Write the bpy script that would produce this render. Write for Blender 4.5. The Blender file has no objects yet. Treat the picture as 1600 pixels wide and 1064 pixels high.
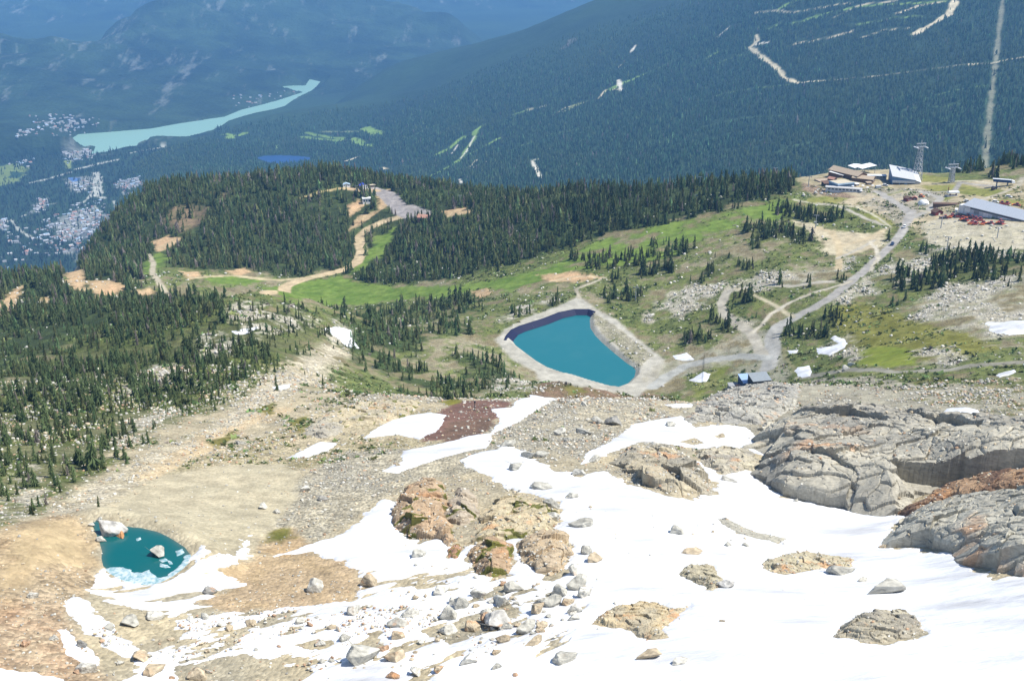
import bpy, bmesh, math, random
import numpy as np
from mathutils import Vector, Matrix

# ---------------------------------------------------------------- camera, sky, sun, exposure
SC = bpy.context.scene
COL = SC.collection
PITCH = math.radians(21.8); FPX = 1700.0; CX = 800.0; CY = 532.0
cam = bpy.data.cameras.new('camera'); cam_o = bpy.data.objects.new('camera', cam); COL.objects.link(cam_o)
cam.sensor_width = 36.0; cam.lens = 36.0*FPX/1600.0; cam.clip_start = 1.0; cam.clip_end = 90000.0
cam_o.location = (0, 0, 0); cam_o.rotation_euler = (math.pi/2-PITCH, 0, 0)
SC.camera = cam_o
SUN_AZ = math.radians(99.0); SUN_EL = math.radians(57.0)
world = bpy.data.worlds.new('World'); SC.world = world; world.use_nodes = True
wn = world.node_tree
bgn = wn.nodes['Background']; sky = wn.nodes.new('ShaderNodeTexSky')
sky.sky_type = 'NISHITA'; sky.sun_disc = False; sky.sun_elevation = SUN_EL; sky.sun_rotation = SUN_AZ
sky.altitude = 1800; sky.air_density = 1.0; sky.dust_density = 0.6
wn.links.new(sky.outputs[0], bgn.inputs[0]); bgn.inputs[1].default_value = 0.13
sl = bpy.data.lights.new('sun', 'SUN'); sl.energy = 5.0; sl.angle = math.radians(0.53); sl.color = (1.0, 0.955, 0.88)
so = bpy.data.objects.new('sun', sl); COL.objects.link(so)
sd_ = Vector((math.sin(SUN_AZ)*math.cos(SUN_EL), math.cos(SUN_AZ)*math.cos(SUN_EL), math.sin(SUN_EL)))
so.rotation_euler = sd_.to_track_quat('Z', 'Y').to_euler(); so.location = (300, 0, 500)
SC.view_settings.view_transform = 'Standard'; SC.view_settings.look = 'None'
SC.view_settings.exposure = 0.42; SC.view_settings.gamma = 1.0
SC.cycles.use_denoising = True
try: SC.cycles.denoiser = 'OPENIMAGEDENOISE'; SC.cycles.denoising_input_passes = 'RGB_ALBEDO_NORMAL'
except Exception: pass
SC.cycles.max_bounces = 4; SC.cycles.diffuse_bounces = 2; SC.cycles.glossy_bounces = 1
SC.cycles.transmission_bounces = 1; SC.cycles.volume_bounces = 0; SC.cycles.transparent_max_bounces = 6
SC.cycles.caustics_reflective = False; SC.cycles.caustics_refractive = False
HAZE_DENSITY = 5.8e-5; HAZE_COLOR = (0.22, 0.53, 1.0)

# ---------------------------------------------------------------- helpers: numbers
rng = np.random.default_rng(7)
random.seed(7)
def lin(c, k=0.86):
    """a colour as seen in sunlight (0-255) turned into an albedo"""
    v = np.array(c, dtype=np.float64)/255.0
    return np.where(v <= 0.04045, v/12.92, ((v+0.055)/1.055)**2.4).astype(np.float32)*k
_tab = np.random.default_rng(3).random((256, 256)).astype(np.float32)
def vnoise(x, y, seed=0):
    x = x+seed*37.17; y = y+seed*91.71
    xi = np.floor(x); yi = np.floor(y); fx = (x-xi).astype(np.float32); fy = (y-yi).astype(np.float32)
    xi = xi.astype(np.int64) & 255; yi = yi.astype(np.int64) & 255
    fx = fx*fx*fx*(fx*(fx*6-15)+10); fy = fy*fy*fy*(fy*(fy*6-15)+10)
    x1 = (xi+1) & 255; y1 = (yi+1) & 255
    a = _tab[xi, yi]; b = _tab[x1, yi]; c = _tab[xi, y1]; d = _tab[x1, y1]
    return (a+(b-a)*fx)+((c+(d-c)*fx)-(a+(b-a)*fx))*fy-0.5          # -0.5 .. 0.5
def fbm(x, y, wl, octs=4, seed=0, gain=0.5):
    out = 0; amp = 1.0; tot = 0
    for o in range(octs):
        ca, sa = math.cos(0.6*o+0.3), math.sin(0.6*o+0.3)
        out = out+amp*vnoise((x*ca-y*sa)/wl, (x*sa+y*ca)/wl, seed+o*5); tot += amp; amp *= gain; wl /= 2.03
    return out*2.0/tot                                               # about -1 .. 1
def ridged(x, y, wl, octs=4, seed=0):
    out = 0; amp = 1.0; tot = 0
    for o in range(octs):
        ca, sa = math.cos(0.7*o+0.2), math.sin(0.7*o+0.2)
        out = out+amp*(1-np.abs(vnoise((x*ca-y*sa)/wl, (x*sa+y*ca)/wl, seed+o*5))*4); tot += amp; amp *= 0.5; wl /= 2.1
    return out/tot
def sstep(a, b, x):
    t = np.clip((x-a)/(b-a), 0, 1); return t*t*(3-2*t)
def ray(px, py):
    """the ray of a photo pixel: azimuth and slope (dz per metre of ground distance)"""
    dx = (np.asarray(px, float)-CX); dv = -(np.asarray(py, float)-CY)
    y = FPX*math.cos(PITCH)+dv*math.sin(PITCH); z = -FPX*math.sin(PITCH)+dv*math.cos(PITCH)
    return np.arctan2(dx, y), z/np.hypot(dx, y)

# ---------------------------------------------------------------- the lie of the land: control points (photo column, photo row, distance in m)
def tps_fit(pts, lam=2e-4):
    P = np.array(pts, float); az, s = ray(P[:, 0], P[:, 1]); l = np.log(P[:, 2])
    X = np.stack([az, l], 1); n = len(X)
    r2 = ((X[:, None]-X[None])**2).sum(-1); K = 0.5*r2*np.log(r2+1e-12)
    A = np.zeros((n+3, n+3)); A[:n, :n] = K+lam*np.eye(n); A[:n, n] = 1; A[:n, n+1:] = X; A[n, :n] = 1; A[n+1:, :n] = X.T
    w = np.linalg.solve(A, np.concatenate([s, np.zeros(3)]))
    return X, w
def tps_eval(fit, AZ, L):
    X, w = fit; out = w[-3]+w[-2]*AZ+w[-1]*L
    for (a, l), c in zip(X, w[:-3]):
        r2 = (AZ-a)**2+(L-l)**2; out = out+c*0.5*r2*np.log(r2+1e-12)
    return out
def zpt(px, py, z):
    """control point given by its height instead of its distance"""
    az, s = ray(px, py); return (px, py, float(z/s))
def tpt(px, t, d):
    """control point behind a crest: column, drop per metre, distance"""
    az, s = ray(px, 500.0); lo, hi = -900.0, 3000.0
    for _ in range(60):
        m = 0.5*(lo+hi)
        if -ray(px, m)[1] < t: lo = m
        else: hi = m
    return (px, lo, d)
near_cols = {
 -220: [(1250,180),(1064,225),(960,262),(860,310),(800,360),(700,470),(600,680),(520,980),(470,1250),(440,1450)],
 0:   [(1250,172),(1064,225),(960,258),(835,305),(800,350),(700,450),(600,640),(520,930),(480,1150),(440,1400)],
 200: [(1250,168),(1064,222),(960,255),(895,285),(840,300),(800,335),(740,395),(650,525),(560,730),(480,1000),(440,1240),(400,1490),(345,1710),(318,1790)],
 400: [(1250,165),(1064,215),(960,250),(860,302),(760,370),(690,445),(620,545),(540,690),(490,800),(462,870),(440,1265),(400,1408),(330,1600),(285,1725),(278,1770)],
 600: [(1250,160),(1064,205),(960,242),(860,292),(760,362),(690,432),(640,505),(616,548),(602,690),(560,800),(510,950),(470,1150),(430,1270),(370,1450),(310,1600),(284,1700)],
 800: [(1250,158),(1064,200),(960,236),(860,284),(780,338),(700,405),(655,470),(626,530),(600,735),(560,812),(520,895),(480,985),(440,1095),(350,1335),(312,1490)],
 1000:[(1250,158),(1064,196),(960,232),(860,282),(780,336),(720,395),(660,478),(628,540),(601,802),(560,848),(506,926),(400,1104),(330,1264),(302,1395)],
 1200:[(1250,158),(1064,196),(960,236),(860,300),(800,348),(770,378),(730,425),(690,470),(640,560),(604,650),(588,766),(530,849),(450,955),(370,1108),(300,1288),(283,1365)],
 1400:[(1250,160),(1064,200),(960,248),(860,318),(800,368),(765,400),(715,450),(670,505),(640,545),(600,636),(570,715),(530,790),(450,930),(370,1110),(310,1255),(285,1350)],
 1600:[(1250,164),(1064,206),(960,250),(890,288),(800,340),(740,388),(690,445),(640,530),(590,635),(540,730),(480,840),(400,1000),(330,1180),(285,1330),(255,1465)],
 1820:[(1250,168),(1064,212),(960,256),(890,292),(800,344),(740,392),(690,450),(640,530),(590,635),(540,730),(480,840),(400,1000),(330,1180),(280,1330),(245,1480)]}
near = [(c, y, d) for c, v in near_cols.items() for (y, d) in v]
near += [(880,592,735),(860,612,690),(930,600,742),(500,268,1790),(560,275,1760),(700,298,1600),(900,300,1450),(1100,290,1380),(1270,276,1365),(1300,268,1390),(1350,265,1405),(1400,265,1415),(1450,272,1410),(1500,270,1420)]
near += [tpt(400,.400,1010), tpt(400,.372,1120), tpt(470,.385,1060), tpt(320,.405,1050), (470,466,880), (330,475,900), (430,452,900),
         tpt(600,.465,610), tpt(800,.470,620), tpt(700,.467,600), tpt(1000,.478,640), tpt(1000,.468,720), tpt(1100,.468,690), tpt(900,.462,800), tpt(1200,.452,705)]
for c in (-220, 0): near += [tpt(c,.375,1700), tpt(c,.42,2000), tpt(c,.50,2600), tpt(c,.60,4200)]
for c in (200, 400, 500): near += [tpt(c,.262,1950), tpt(c,.31,2150), tpt(c,.42,2700), tpt(c,.55,4200)]
for c in (600, 700, 800): near += [tpt(c,.275,1850), tpt(c,.33,2050), tpt(c,.45,2700), tpt(c,.6,4200)]
for c in (1000, 1200, 1400): near += [tpt(c,.275,1560), tpt(c,.33,1750), tpt(c,.44,2300), tpt(c,.6,4200)]
for c in (1600, 1820): near += [tpt(c,.25,1650), tpt(c,.30,1850), tpt(c,.43,2400), tpt(c,.6,4200)]
FIT_N = tps_fit(near)
black = []
for c, v in {1900: [(300,3200),(240,3600),(120,4600),(0,5600),(-150,7200)], 1600: [(300,3250),(240,3650),(120,4650),(0,5700),(-150,7200)],
             1300: [(310,3350),(270,3700),(150,4750),(50,5700),(-80,7000)], 1000: [(320,3500),(290,3850),(200,5000),(100,6400),(20,7700),(-15,8600)],
             800: [(330,3700),(290,4250),(200,5650),(120,7000),(62,8400)], 600: [(320,4400),(270,5250),(200,6750),(150,8200),(112,9400)],
             400: [(300,5000),(258,6150),(222,7050),(188,8000)], 250: [(300,5300),(258,6550),(238,7100)]}.items():
    black += [(c, y, d) for (y, d) in v]
black += [tpt(1900,.07,9000), tpt(1600,.07,9000), tpt(1300,.075,8500), tpt(1000,.10,10500), tpt(800,.15,10500), tpt(600,.19,11500), tpt(400,.235,9500), tpt(250,.26,8500), tpt(1300,.12,12000), tpt(1700,.12,12000)]
black += [tpt(100,.31,5000), tpt(100,.27,6500), tpt(0,.33,5000)]
FIT_B = tps_fit(black)
m1 = []
for c, v in {-250: [(215,7900),(180,8700),(130,9800),(80,11000),(60,11600)], 100: [(196,8150),(150,9300),(100,10500),(68,11400)], 300: [(182,8650),(120,10200),(50,12000),(-25,13800)],
             450: [(128,10000),(80,11500),(20,13000),(-50,14800)], 600: [(118,10300),(60,12200),(12,13600)], 740: [(100,11000),(75,12300),(52,13000)]}.items():
    m1 += [(c, y, d) for (y, d) in v]
m1 += [tpt(-250,.15,13500), tpt(100,.14,13000), tpt(100,.16,15500), tpt(300,.09,17000), tpt(450,.08,17500), tpt(600,.12,16000), tpt(740,.16,15000), tpt(860,.18,12500), tpt(860,.2,15000), tpt(180,.105,12600)]
m1 += [(170,48,12300), (235,12,13000), (60,72,11350), (130,86,11000), (0,66,11500), tpt(60,.15,12600), tpt(0,.15,12800), tpt(130,.135,12300)]
FIT_M = tps_fit(m1)
m2 = []
for c, v in {-250: [(90,14000),(30,16500),(-40,19500)], 100: [(90,14200),(40,16500),(-10,18500)], 300: [(80,14500),(0,18000),(-60,20500)], 600: [(70,14600),(-10,18000),(-60,21000)],
             850: [(80,14500),(20,17500),(-40,20500)], 1100: [(60,15000),(-30,18500),(-80,21500)], 1800: [(60,15000),(-30,18500),(-80,21500)]}.items():
    m2 += [(c, y, d) for (y, d) in v]
m2 += [tpt(-250,.2,11500), tpt(300,.2,11500), tpt(850,.2,11500), tpt(1400,.2,11500), (780,42,16200), (930,-5,18500)]
FIT_2 = tps_fit(m2)
VALLEY = -1500.0

AZ0, AZ1, NA = math.radians(-40), math.radians(40), 1420
L0, LM, L1 = math.log(96), math.log(2150), math.log(23000)
lrow = np.concatenate([np.arange(L0, LM, 0.0026), np.arange(LM, L1, 0.0034)]); NR = len(lrow)
acol = np.linspace(AZ0, AZ1, NA)
def land(fit, l0, l1):
    """evaluate a fitted layer on a coarse net and spread it to the full net (cubic)"""
    r0, r1 = np.searchsorted(lrow, [l0, l1]); rows = lrow[r0:r1]
    cl = np.linspace(rows[0], rows[-1], int((rows[-1]-rows[0])/0.012)+4); ca = np.linspace(AZ0, AZ1, 190)
    g = tps_eval(fit, ca[None, :], cl[:, None])
    def up(g, src, dst):
        t = (dst-src[0])/(src[1]-src[0]); i = np.clip(np.floor(t).astype(int), 0, len(src)-2); f = (t-i)[:, None]
        p = lambda k: g[np.clip(i+k, 0, len(src)-1)]
        a, b, c, d = p(-1), p(0), p(1), p(2)
        return b+0.5*f*(c-a+f*(2*a-5*b+4*c-d+f*(3*(b-c)+d-a)))
    g = up(g, cl, rows); g = up(g.T.copy(), ca, acol).T
    return r0, r1, g*np.exp(rows)[:, None]
D = np.exp(lrow)[:, None].astype(np.float64)
X = (np.sin(acol)[None, :]*D); Y = (np.cos(acol)[None, :]*D)
H = np.full((NR, NA), VALLEY); KIND = np.zeros((NR, NA), np.int8)      # 0 valley 1 near 2 slope opposite 3 mountain 4 far range
H += 2.0*fbm(X, Y, 400, 2, 50)
r0, r1, z = land(FIT_N, L0, math.log(4200)); zn = z
H[r0:r1] = np.where(z > H[r0:r1], z, H[r0:r1]); KIND[r0:r1] = np.where(z >= H[r0:r1], 1, 0)
def over(fit, l0, l1, kind, wl, amp, seed):
    r0, r1, z = land(fit, math.log(l0), math.log(l1)); x, y = X[r0:r1], Y[r0:r1]
    z = z+amp*np.clip((z-VALLEY)/250, 0, 1)*(ridged(x, y, wl, 5, seed)*0.6+fbm(x, y, wl*0.5, 4, seed+3)*0.5)
    m = z > H[r0:r1]; H[r0:r1][m] = z[m]; KIND[r0:r1][m] = kind
over(FIT_B, 2300, 12500, 2, 1100, 38, 11)
over(FIT_M, 7600, 18500, 3, 1700, 210, 21)
over(FIT_2, 11500, 22990, 4, 1700, 170, 31)
def surf():
    S = H/D; return S, np.maximum.accumulate(S, axis=0)
S, M = surf()
def P(px, py):
    """photo pixel -> (azimuth, log distance) of the ground it shows"""
    px = np.atleast_1d(np.asarray(px, float)); py = np.atleast_1d(np.asarray(py, float))
    az, s = ray(px, py); out = np.zeros((len(px), 2))
    for k in range(len(px)):
        c = int(np.clip(round((az[k]-AZ0)/(AZ1-AZ0)*(NA-1)), 0, NA-1)); m = M[:, c]
        i = int(np.clip(np.searchsorted(m, s[k]), 1, NR-1)); a, b = m[i-1], m[i]
        f = 0 if b <= a else np.clip((s[k]-a)/(b-a), 0, 1)
        out[k] = az[k], lrow[i-1]+(lrow[i]-lrow[i-1])*f
    return out
def bil(G, az, l):
    c = np.clip((az-AZ0)/(AZ1-AZ0)*(NA-1), 0, NA-1.001); r = np.clip(np.interp(l, lrow, np.arange(NR)), 0, NR-1.001)
    ci = c.astype(int); ri = r.astype(int); fc = c-ci; fr = r-ri
    return (G[ri, ci]*(1-fc)+G[ri, ci+1]*fc)*(1-fr)+(G[ri+1, ci]*(1-fc)+G[ri+1, ci+1]*fc)*fr
def pl(s):
    """'x,y x,y ...' -> array"""
    return np.array([[float(v) for v in q.split(',')] for q in s.split()])
def sdist(Q, A, L, closed=True):
    """signed distance (in radians of log-polar, times the distance = metres) to a polygon, positive inside; for a line: minus distance"""
    n = len(Q); d2 = np.full(A.shape, 1e9); ins = np.zeros(A.shape, bool)
    for i in range(n if closed else n-1):
        ax, ay = Q[i]; bx, by = Q[(i+1) % n]; ex, ey = bx-ax, by-ay; q = ex*ex+ey*ey+1e-18
        t = np.clip(((A-ax)*ex+(L-ay)*ey)/q, 0, 1); d2 = np.minimum(d2, (A-ax-t*ex)**2+(L-ay-t*ey)**2)
        if closed and ay != by:
            ins ^= ((L < ay) != (L < by)) & (A < ax+(L-ay)*ex/(by-ay))
    d = np.sqrt(d2); return np.where(ins, d, -d) if closed else -d
def win(Q, m):
    r = np.searchsorted(lrow, [Q[:, 1].min()-m, Q[:, 1].max()+m]); c = np.searchsorted(acol, [Q[:, 0].min()-m, Q[:, 0].max()+m])
    return slice(max(r[0], 0), min(r[1]+1, NR)), slice(max(c[0], 0), min(c[1]+1, NA))
def region(poly, m=0.02, closed=True, plane=None):
    """window of the net round a photo polygon and the signed distance in metres there"""
    q = pl(poly) if isinstance(poly, str) else np.asarray(poly, float)
    Q = P(q[:, 0], q[:, 1]) if plane is None else Pz(q[:, 0], q[:, 1], plane)
    w = win(Q, m); A, L = np.meshgrid(acol[w[1]], lrow[w[0]])
    return w, sdist(Q, A, L, closed)*np.exp(L)
def Pz(px, py, z):
    az, s = ray(px, py); return np.stack([az, np.log(np.maximum(z/s, 1.0))], 1)

# ---------------------------------------------------------------- relief: roughness, basins of the waters
near_m = sstep(2600, 1900, D)*np.where(KIND == 1, 1, 0)
rough = sstep(430, 620, D)
def sd_grid(poly, m=0.02, plane=None):
    w, s = region(poly, m, True, plane); g = np.full((NR, NA), -1e4); g[w] = s; return g
calm = np.ones((NR, NA))
for t in ('150,800 210,760 260,742 350,726 440,725 475,742 462,790 430,822 400,842 340,858 300,848 250,822 190,812', '10,835 60,812 120,810 140,850 140,880 90,880 40,900 0,920'):
    w, s = region(t, 0.03); calm[w] = np.minimum(calm[w], 1-0.9*sstep(-8, 4, s))
H += near_m*calm*(0.28*fbm(X, Y, 26, 3, 60)*(1-0.4*rough)+rough*(3.2*fbm(X, Y, 95, 4, 61)+0.9*ridged(X, Y, 22, 3, 62)))
S, M = surf()
RES_RIM = '792,525 800,516 812,511 828,506 850,499 873,490 897,485 920,485 930,488 928,495 929,507 937,519 948,530 967,546 986,561 996,567 1001,573 999,584 986,597 967,604 948,601 920,593 892,584 877,581 854,573 835,562 816,548 799,535'
ZR = -351.5
w, s_r = region(RES_RIM, 0.06, True, ZR); h = H[w]
target = np.where(s_r > 0, ZR-np.minimum(s_r*0.85, 9.0), ZR+np.minimum(-s_r*0.02, 2.0))
k = sstep(-62, -10, s_r); H[w] = h*(1-k)+target*k; W_RES, SD_RES = w, s_r
Z_WATER = ZR-3.2
TARN = '139,816 150,810 165,813 190,819 222,822 248,828 265,836 280,845 292,853 300,864 296,878 286,888 270,900 250,910 230,914 210,912 190,906 172,896 158,884 155,872 156,860 150,840'
t_az, t_s = ray(215, 872); tp = P(215, 872)[0]; Z_TARN = float(t_s*math.exp(tp[1]))
w, s_t = region(TARN, 0.08, True, Z_TARN); h = H[w]
bank = Z_TARN+np.where(s_t > 0, -np.minimum(s_t*0.45, 3.0), np.clip(-s_t*0.2, 0, 9))
k = sstep(-16, -2, s_t); H[w] = h*(1-k)+bank*k
GREEN = '113,216 122,210 189,205 237,201 281,193 352,183 379,172 419,162 450,152 474,144 436,140 443,135 460,134 477,134 481,128 484,124 501,128 494,136 487,142 472,149 457,156 443,166 425,171 399,176 380,181 355,189 345,196 331,203 310,210 291,215 250,216 232,219 217,223 213,230 198,231 183,233 165,237 145,240 147,235 149,229 141,229 118,232'
POND = '399,247 412,244 440,243 465,244 484,246 485,250 478,254 450,258 430,256 416,253'
Z_GREEN = VALLEY+2
w, s_g = region(GREEN, 0.05, True, Z_GREEN)
H[w] = np.where(s_g > -25, np.where(s_g > 0, Z_GREEN-np.minimum(s_g*0.2, 12), np.minimum(H[w], Z_GREEN+1+np.clip(-s_g-4, 0, 60)*0.6)), H[w])
k = np.where(s_g > -260, sstep(-260, -25, s_g), 0); H[w] = np.where(s_g <= -25, np.minimum(H[w], Z_GREEN+3+(1-k)*260), H[w])
S, M = surf()
pp = P(442, 250)[0]; Z_POND = float(ray(442, 250)[1]*math.exp(pp[1]))
w, s_p = region(POND, 0.04, True, Z_POND); h = H[w]; k = sstep(-160, -4, s_p)
H[w] = h*(1-k)+k*np.where(s_p > 0, Z_POND-np.minimum(s_p*0.2, 8), Z_POND+1.5)
S, M = surf()

# ---------------------------------------------------------------- what covers the ground: albedo (COL3), grain (GRIT), trees per square metre (DEN)
n_big = fbm(X, Y, 70, 4, 1); n_mid = fbm(X, Y, 17, 4, 2); n_sml = fbm(X, Y, 4.5, 3, 3); n_far = fbm(X, Y, 500, 5, 4); n_str = fbm(X*0.35, Y, 160, 4, 6)
COL3 = np.zeros((NR, NA, 3), np.float32); GRIT = np.full((NR, NA), 0.6, np.float32); DEN = np.zeros((NR, NA), np.float32)
def mix(m, c, sel=Ellipsis):
    m = np.asarray(m, np.float32)[..., None]; COL3[sel] = COL3[sel]*(1-m)+np.asarray(c, np.float32)*m
def two(c1, c2, t):
    t = np.clip(t, 0, 1)[..., None]; return lin(c1)*(1-t)+lin(c2)*t
forest = two((40, 58, 44), (58, 80, 50), 0.5+0.7*n_far)
COL3[:] = forest
mt = (KIND == 3)|(KIND == 4)
COL3[mt] = two((28, 44, 32), (58, 78, 52), 0.5+0.8*fbm(X[mt], Y[mt], 260, 4, 8)+0.4*fbm(X[mt], Y[mt], 1400, 2, 18))
rk = sstep(0.22, 0.60, fbm(X*2.0+Y*0.15, Y*0.42, 260, 6, 9, 0.72)+0.22*sstep(-1150, -800, H)+0.1*fbm(X, Y, 1100, 3, 19))
mix(np.where(KIND == 3, rk*0.36, np.where(KIND == 4, rk*0.6, 0)), lin((168, 170, 164)))
nr = KIND == 1
alp = two((134, 124, 92), (182, 174, 150), 0.5+0.9*n_mid+0.4*n_sml)
COL3[nr] = alp[nr]
mix(np.where(nr & (D > 520), sstep(-0.50, -0.04, n_big*0.6+n_mid*0.9+n_sml*0.5)*0.9, 0), two((80, 96, 44), (116, 126, 62), 0.5+n_sml))
mix(np.where(nr & (D < 640), sstep(640, 560, D), 0), two((192, 178, 146), (168, 160, 138), 0.5+0.9*n_mid))
def paint(poly, c, soft=2.0, amp=2.0, op=1.0, grit=None, den=None, closed=True, width=4.0, wob=None, c2=None, m=0.02, only=None):
    w, s = region(poly, m, closed)
    if not closed: s = s+width*0.5
    d = np.exp(lrow[w[0]])[:, None]
    s = s+amp*((n_mid[w] if amp > 3 else 0)*1.2+n_sml[w]*1.0)+amp*0.8*n_big[w]*(amp > 8)
    k = sstep(-soft, soft, s)*op
    if wob is not None: k = k*wob[w]
    if only is not None: k = k*(KIND[w] == only)
    cc = lin(c) if c2 is None else two(c, c2, 0.5+0.9*n_mid[w]+0.5*n_sml[w])
    mix(k, cc, w)
    if grit is not None: GRIT[w] = GRIT[w]*(1-k)+grit*k
    if den is not None: DEN[w] = np.where(k > 0.45, den, DEN[w])
    if den == 0 and closed:                              # the trees in front would hide the clearing: keep a strip free before it
        kk = (k > 0.45) & (d > 1050); r0, c0 = w[0].start, w[1]
        for q in range(1, 8):
            if r0-q > 0:
                v = DEN[r0-q:w[0].stop-q, c0]; v[kk] = 0
# --- forests on the near land
azl = math.atan2(1245-CX, 1720)
back = nr & (D > 1330) & (acol[None, :]+0.045*n_big < azl); mix(np.where(back, 0.9, 0), two((60, 74, 42), (96, 110, 60), 0.5+n_mid)); DEN[back] = 0.03
gf = dict(c=(54, 66, 40), c2=(84, 98, 56), soft=8, amp=12, only=1)
F1 = '146,398 165,365 190,345 230,320 290,292 350,278 420,268 520,265 600,270 680,290 740,300 830,312 900,308 1000,298 1100,290 1180,280 1245,282 1240,298 1190,312 1120,333 1060,345 1000,355 950,368 900,382 860,392 820,408 760,420 700,438 620,443 560,438 530,425 500,424 470,434 440,434 400,424 350,424 300,420 258,412 264,392 240,390 225,400 190,408'
paint(F1, den=0.034, **gf)
F2 = '-60,470 0,438 60,402 100,398 128,400 140,400 200,404 232,412 238,432 210,440 245,455 300,462 340,470 300,482 220,494 150,522 60,562 0,602 -60,620'
paint(F2, den=0.030, **gf)
pat = np.clip(sstep(-0.50, -0.02, n_big+0.8*n_mid), 0, 1)
F3 = '-60,640 0,600 60,562 150,522 220,494 300,482 380,482 450,486 515,520 500,548 440,585 380,618 330,645 270,668 215,700 185,735 130,775 60,805 0,818 -60,840'
paint(F3, c=(82, 92, 50), c2=(128, 128, 82), soft=8, amp=12, op=0.8, grit=0.8, den=0.012, only=1)
paint(F3, den=0.052, wob=pat, **{**gf, 'c': (74, 86, 44), 'c2': (112, 120, 66)})
paint('380,600 440,560 500,548 540,560 500,590 440,625 380,660 300,700 250,740 200,770 230,720 300,670', c=(96, 108, 58), c2=(150, 146, 104), soft=6, amp=10, grit=0.8, den=0.006, wob=sstep(-0.3, 0.2, n_mid))
paint('430,478 500,470 560,470 620,468 700,466 770,462 790,470 700,490 600,500 520,500 470,490', den=0.020, wob=sstep(0.0, 0.2, n_mid+0.5*n_big), **gf)
paint('560,500 620,484 700,474 740,484 700,500 745,520 790,560 835,585 800,597 760,612 700,626 660,618 620,600 560,575 515,545', den=0.030, wob=np.clip(sstep(-0.4, 0.0, n_big+0.6*n_mid), 0, 1), **gf)
CL = '1275,341,44,7 1262,374,30,9 1200,362,40,12 1165,466,17,11 1195,498,18,8 1110,508,13,8 1085,530,24,6 1140,515,14,6 1270,523,44,9 1300,500,14,10 1395,470,22,9 1430,442,46,14 1490,415,36,20 1545,418,40,22 1590,430,26,26 1398,405,8,4 1377,374,12,5 1320,435,26,4 1225,445,13,5 1265,445,13,5 1160,418,13,6 1090,440,14,6 990,468,16,8 948,468,9,6 862,478,15,8 818,490,22,6 1020,402,42,9 940,412,62,10 1050,388,34,12 1112,428,16,7 1425,338,7,4 1458,327,14,5 1552,277,6,4 1610,260,60,5 1520,268,30,3 1230,330,26,10 1180,385,14,6 1130,400,20,6 700,452,30,5 760,448,20,5 640,488,40,6 1205,520,14,6 1440,395,20,6 880,440,14,5 840,432,10,5 1010,430,14,5 960,440,10,5 1040,420,18,6 575,365,12,10 600,352,8,4 740,610,14,6 775,606,12,6 470,560,30,12'
clumps = [[float(v) for v in q.split(',')] for q in CL.split()]
for cx, cy, rx, ry in clumps:
    poly = [(cx+rx*math.cos(a), cy+ry*math.sin(a)) for a in np.linspace(0, 6.28, 11)[:-1]]
    paint(poly, den=0.036, wob=sstep(-0.5, 0.0, n_mid), c=(70, 82, 46), c2=(104, 110, 64), soft=4, amp=5, only=1)
# --- meadows, bog, talus
md = dict(c=(96, 122, 48), c2=(122, 142, 66), soft=5, amp=7, den=0, grit=0.25, only=1)
paint('415,450 470,441 530,431 560,441 620,447 700,446 760,440 830,424 880,410 905,420 850,440 800,455 740,458 690,466 640,468 580,474 520,478 470,476 430,466', **md)
paint('572,398 592,370 616,357 612,376 592,402 560,424 543,432 556,415', **md)
paint('870,402 950,374 1060,348 1120,337 1200,318 1242,308 1222,342 1150,352 1100,372 1040,404 980,412 900,421', wob=sstep(-0.5, 0.1, n_mid), **{**md, 'den': None})
paint('222,412 250,395 264,404 240,428 225,428', **md)
paint('300,432 350,430 430,436 400,444 340,446', **md)
paint('1310,480 1340,468 1400,490 1450,500 1520,520 1560,545 1480,560 1400,572 1340,574 1330,545 1298,505', c=(112, 112, 46), c2=(140, 138, 72), soft=6, amp=8, grit=0.4, only=1)
paint('1345,545 1390,540 1440,550 1430,570 1380,574 1340,570', c=(118, 132, 48), c2=(140, 148, 60), soft=4, amp=3, grit=0.2, only=1)
tal = dict(c=(214, 208, 192), c2=(180, 172, 150), soft=6, amp=9, grit=1.0, only=1)
paint('1420,482 1480,445 1540,440 1600,425 1660,430 1660,530 1600,525 1540,532 1480,512 1430,500', wob=sstep(-0.5, 0.3, n_mid), **tal)
paint('1300,468 1360,430 1420,400 1500,380 1560,368 1640,372 1640,402 1500,402 1430,432 1350,474', wob=sstep(-0.4, 0.3, n_mid), **tal)
paint('1430,548 1470,540 1500,556 1490,572 1440,566', wob=sstep(-0.3, 0.3, n_mid), **tal)
for t in ('1010,470 1060,450 1130,440 1110,470 1060,490 1020,500', '1180,430 1240,425 1300,420 1340,400 1300,440 1200,446 1140,452', '770,500 820,478 870,462 870,470 800,500', '1140,500 1190,500 1160,520', '1340,560 1330,520 1300,540'):
    paint(t, wob=sstep(-0.4, 0.2, n_mid), **tal)
for t in ('300,530 380,510 440,505 400,535 330,560', '380,470 450,480 500,500 460,520 400,500 350,500', '200,655 240,642 270,648 225,680 190,700', '210,600 250,570 280,575 230,612', '520,500 545,520 510,545', '10,790 60,720 70,760 30,810', '760,596 830,590 840,606 770,612'):
    paint(t, wob=sstep(-0.3, 0.2, n_mid+0.4*n_sml), den=0.004, **tal)
paint('110,800 160,765 225,735 300,695 350,668 400,630 450,598 505,560 525,545', closed=False, width=22, c=(210, 200, 176), c2=(184, 172, 142), soft=6, amp=9, grit=1.0, den=0.001)
paint('240,745 300,705 350,680 400,655 440,640', closed=False, width=11, c=(208, 184, 144), soft=5, amp=6, op=0.7, grit=0.5, den=0)
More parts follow.
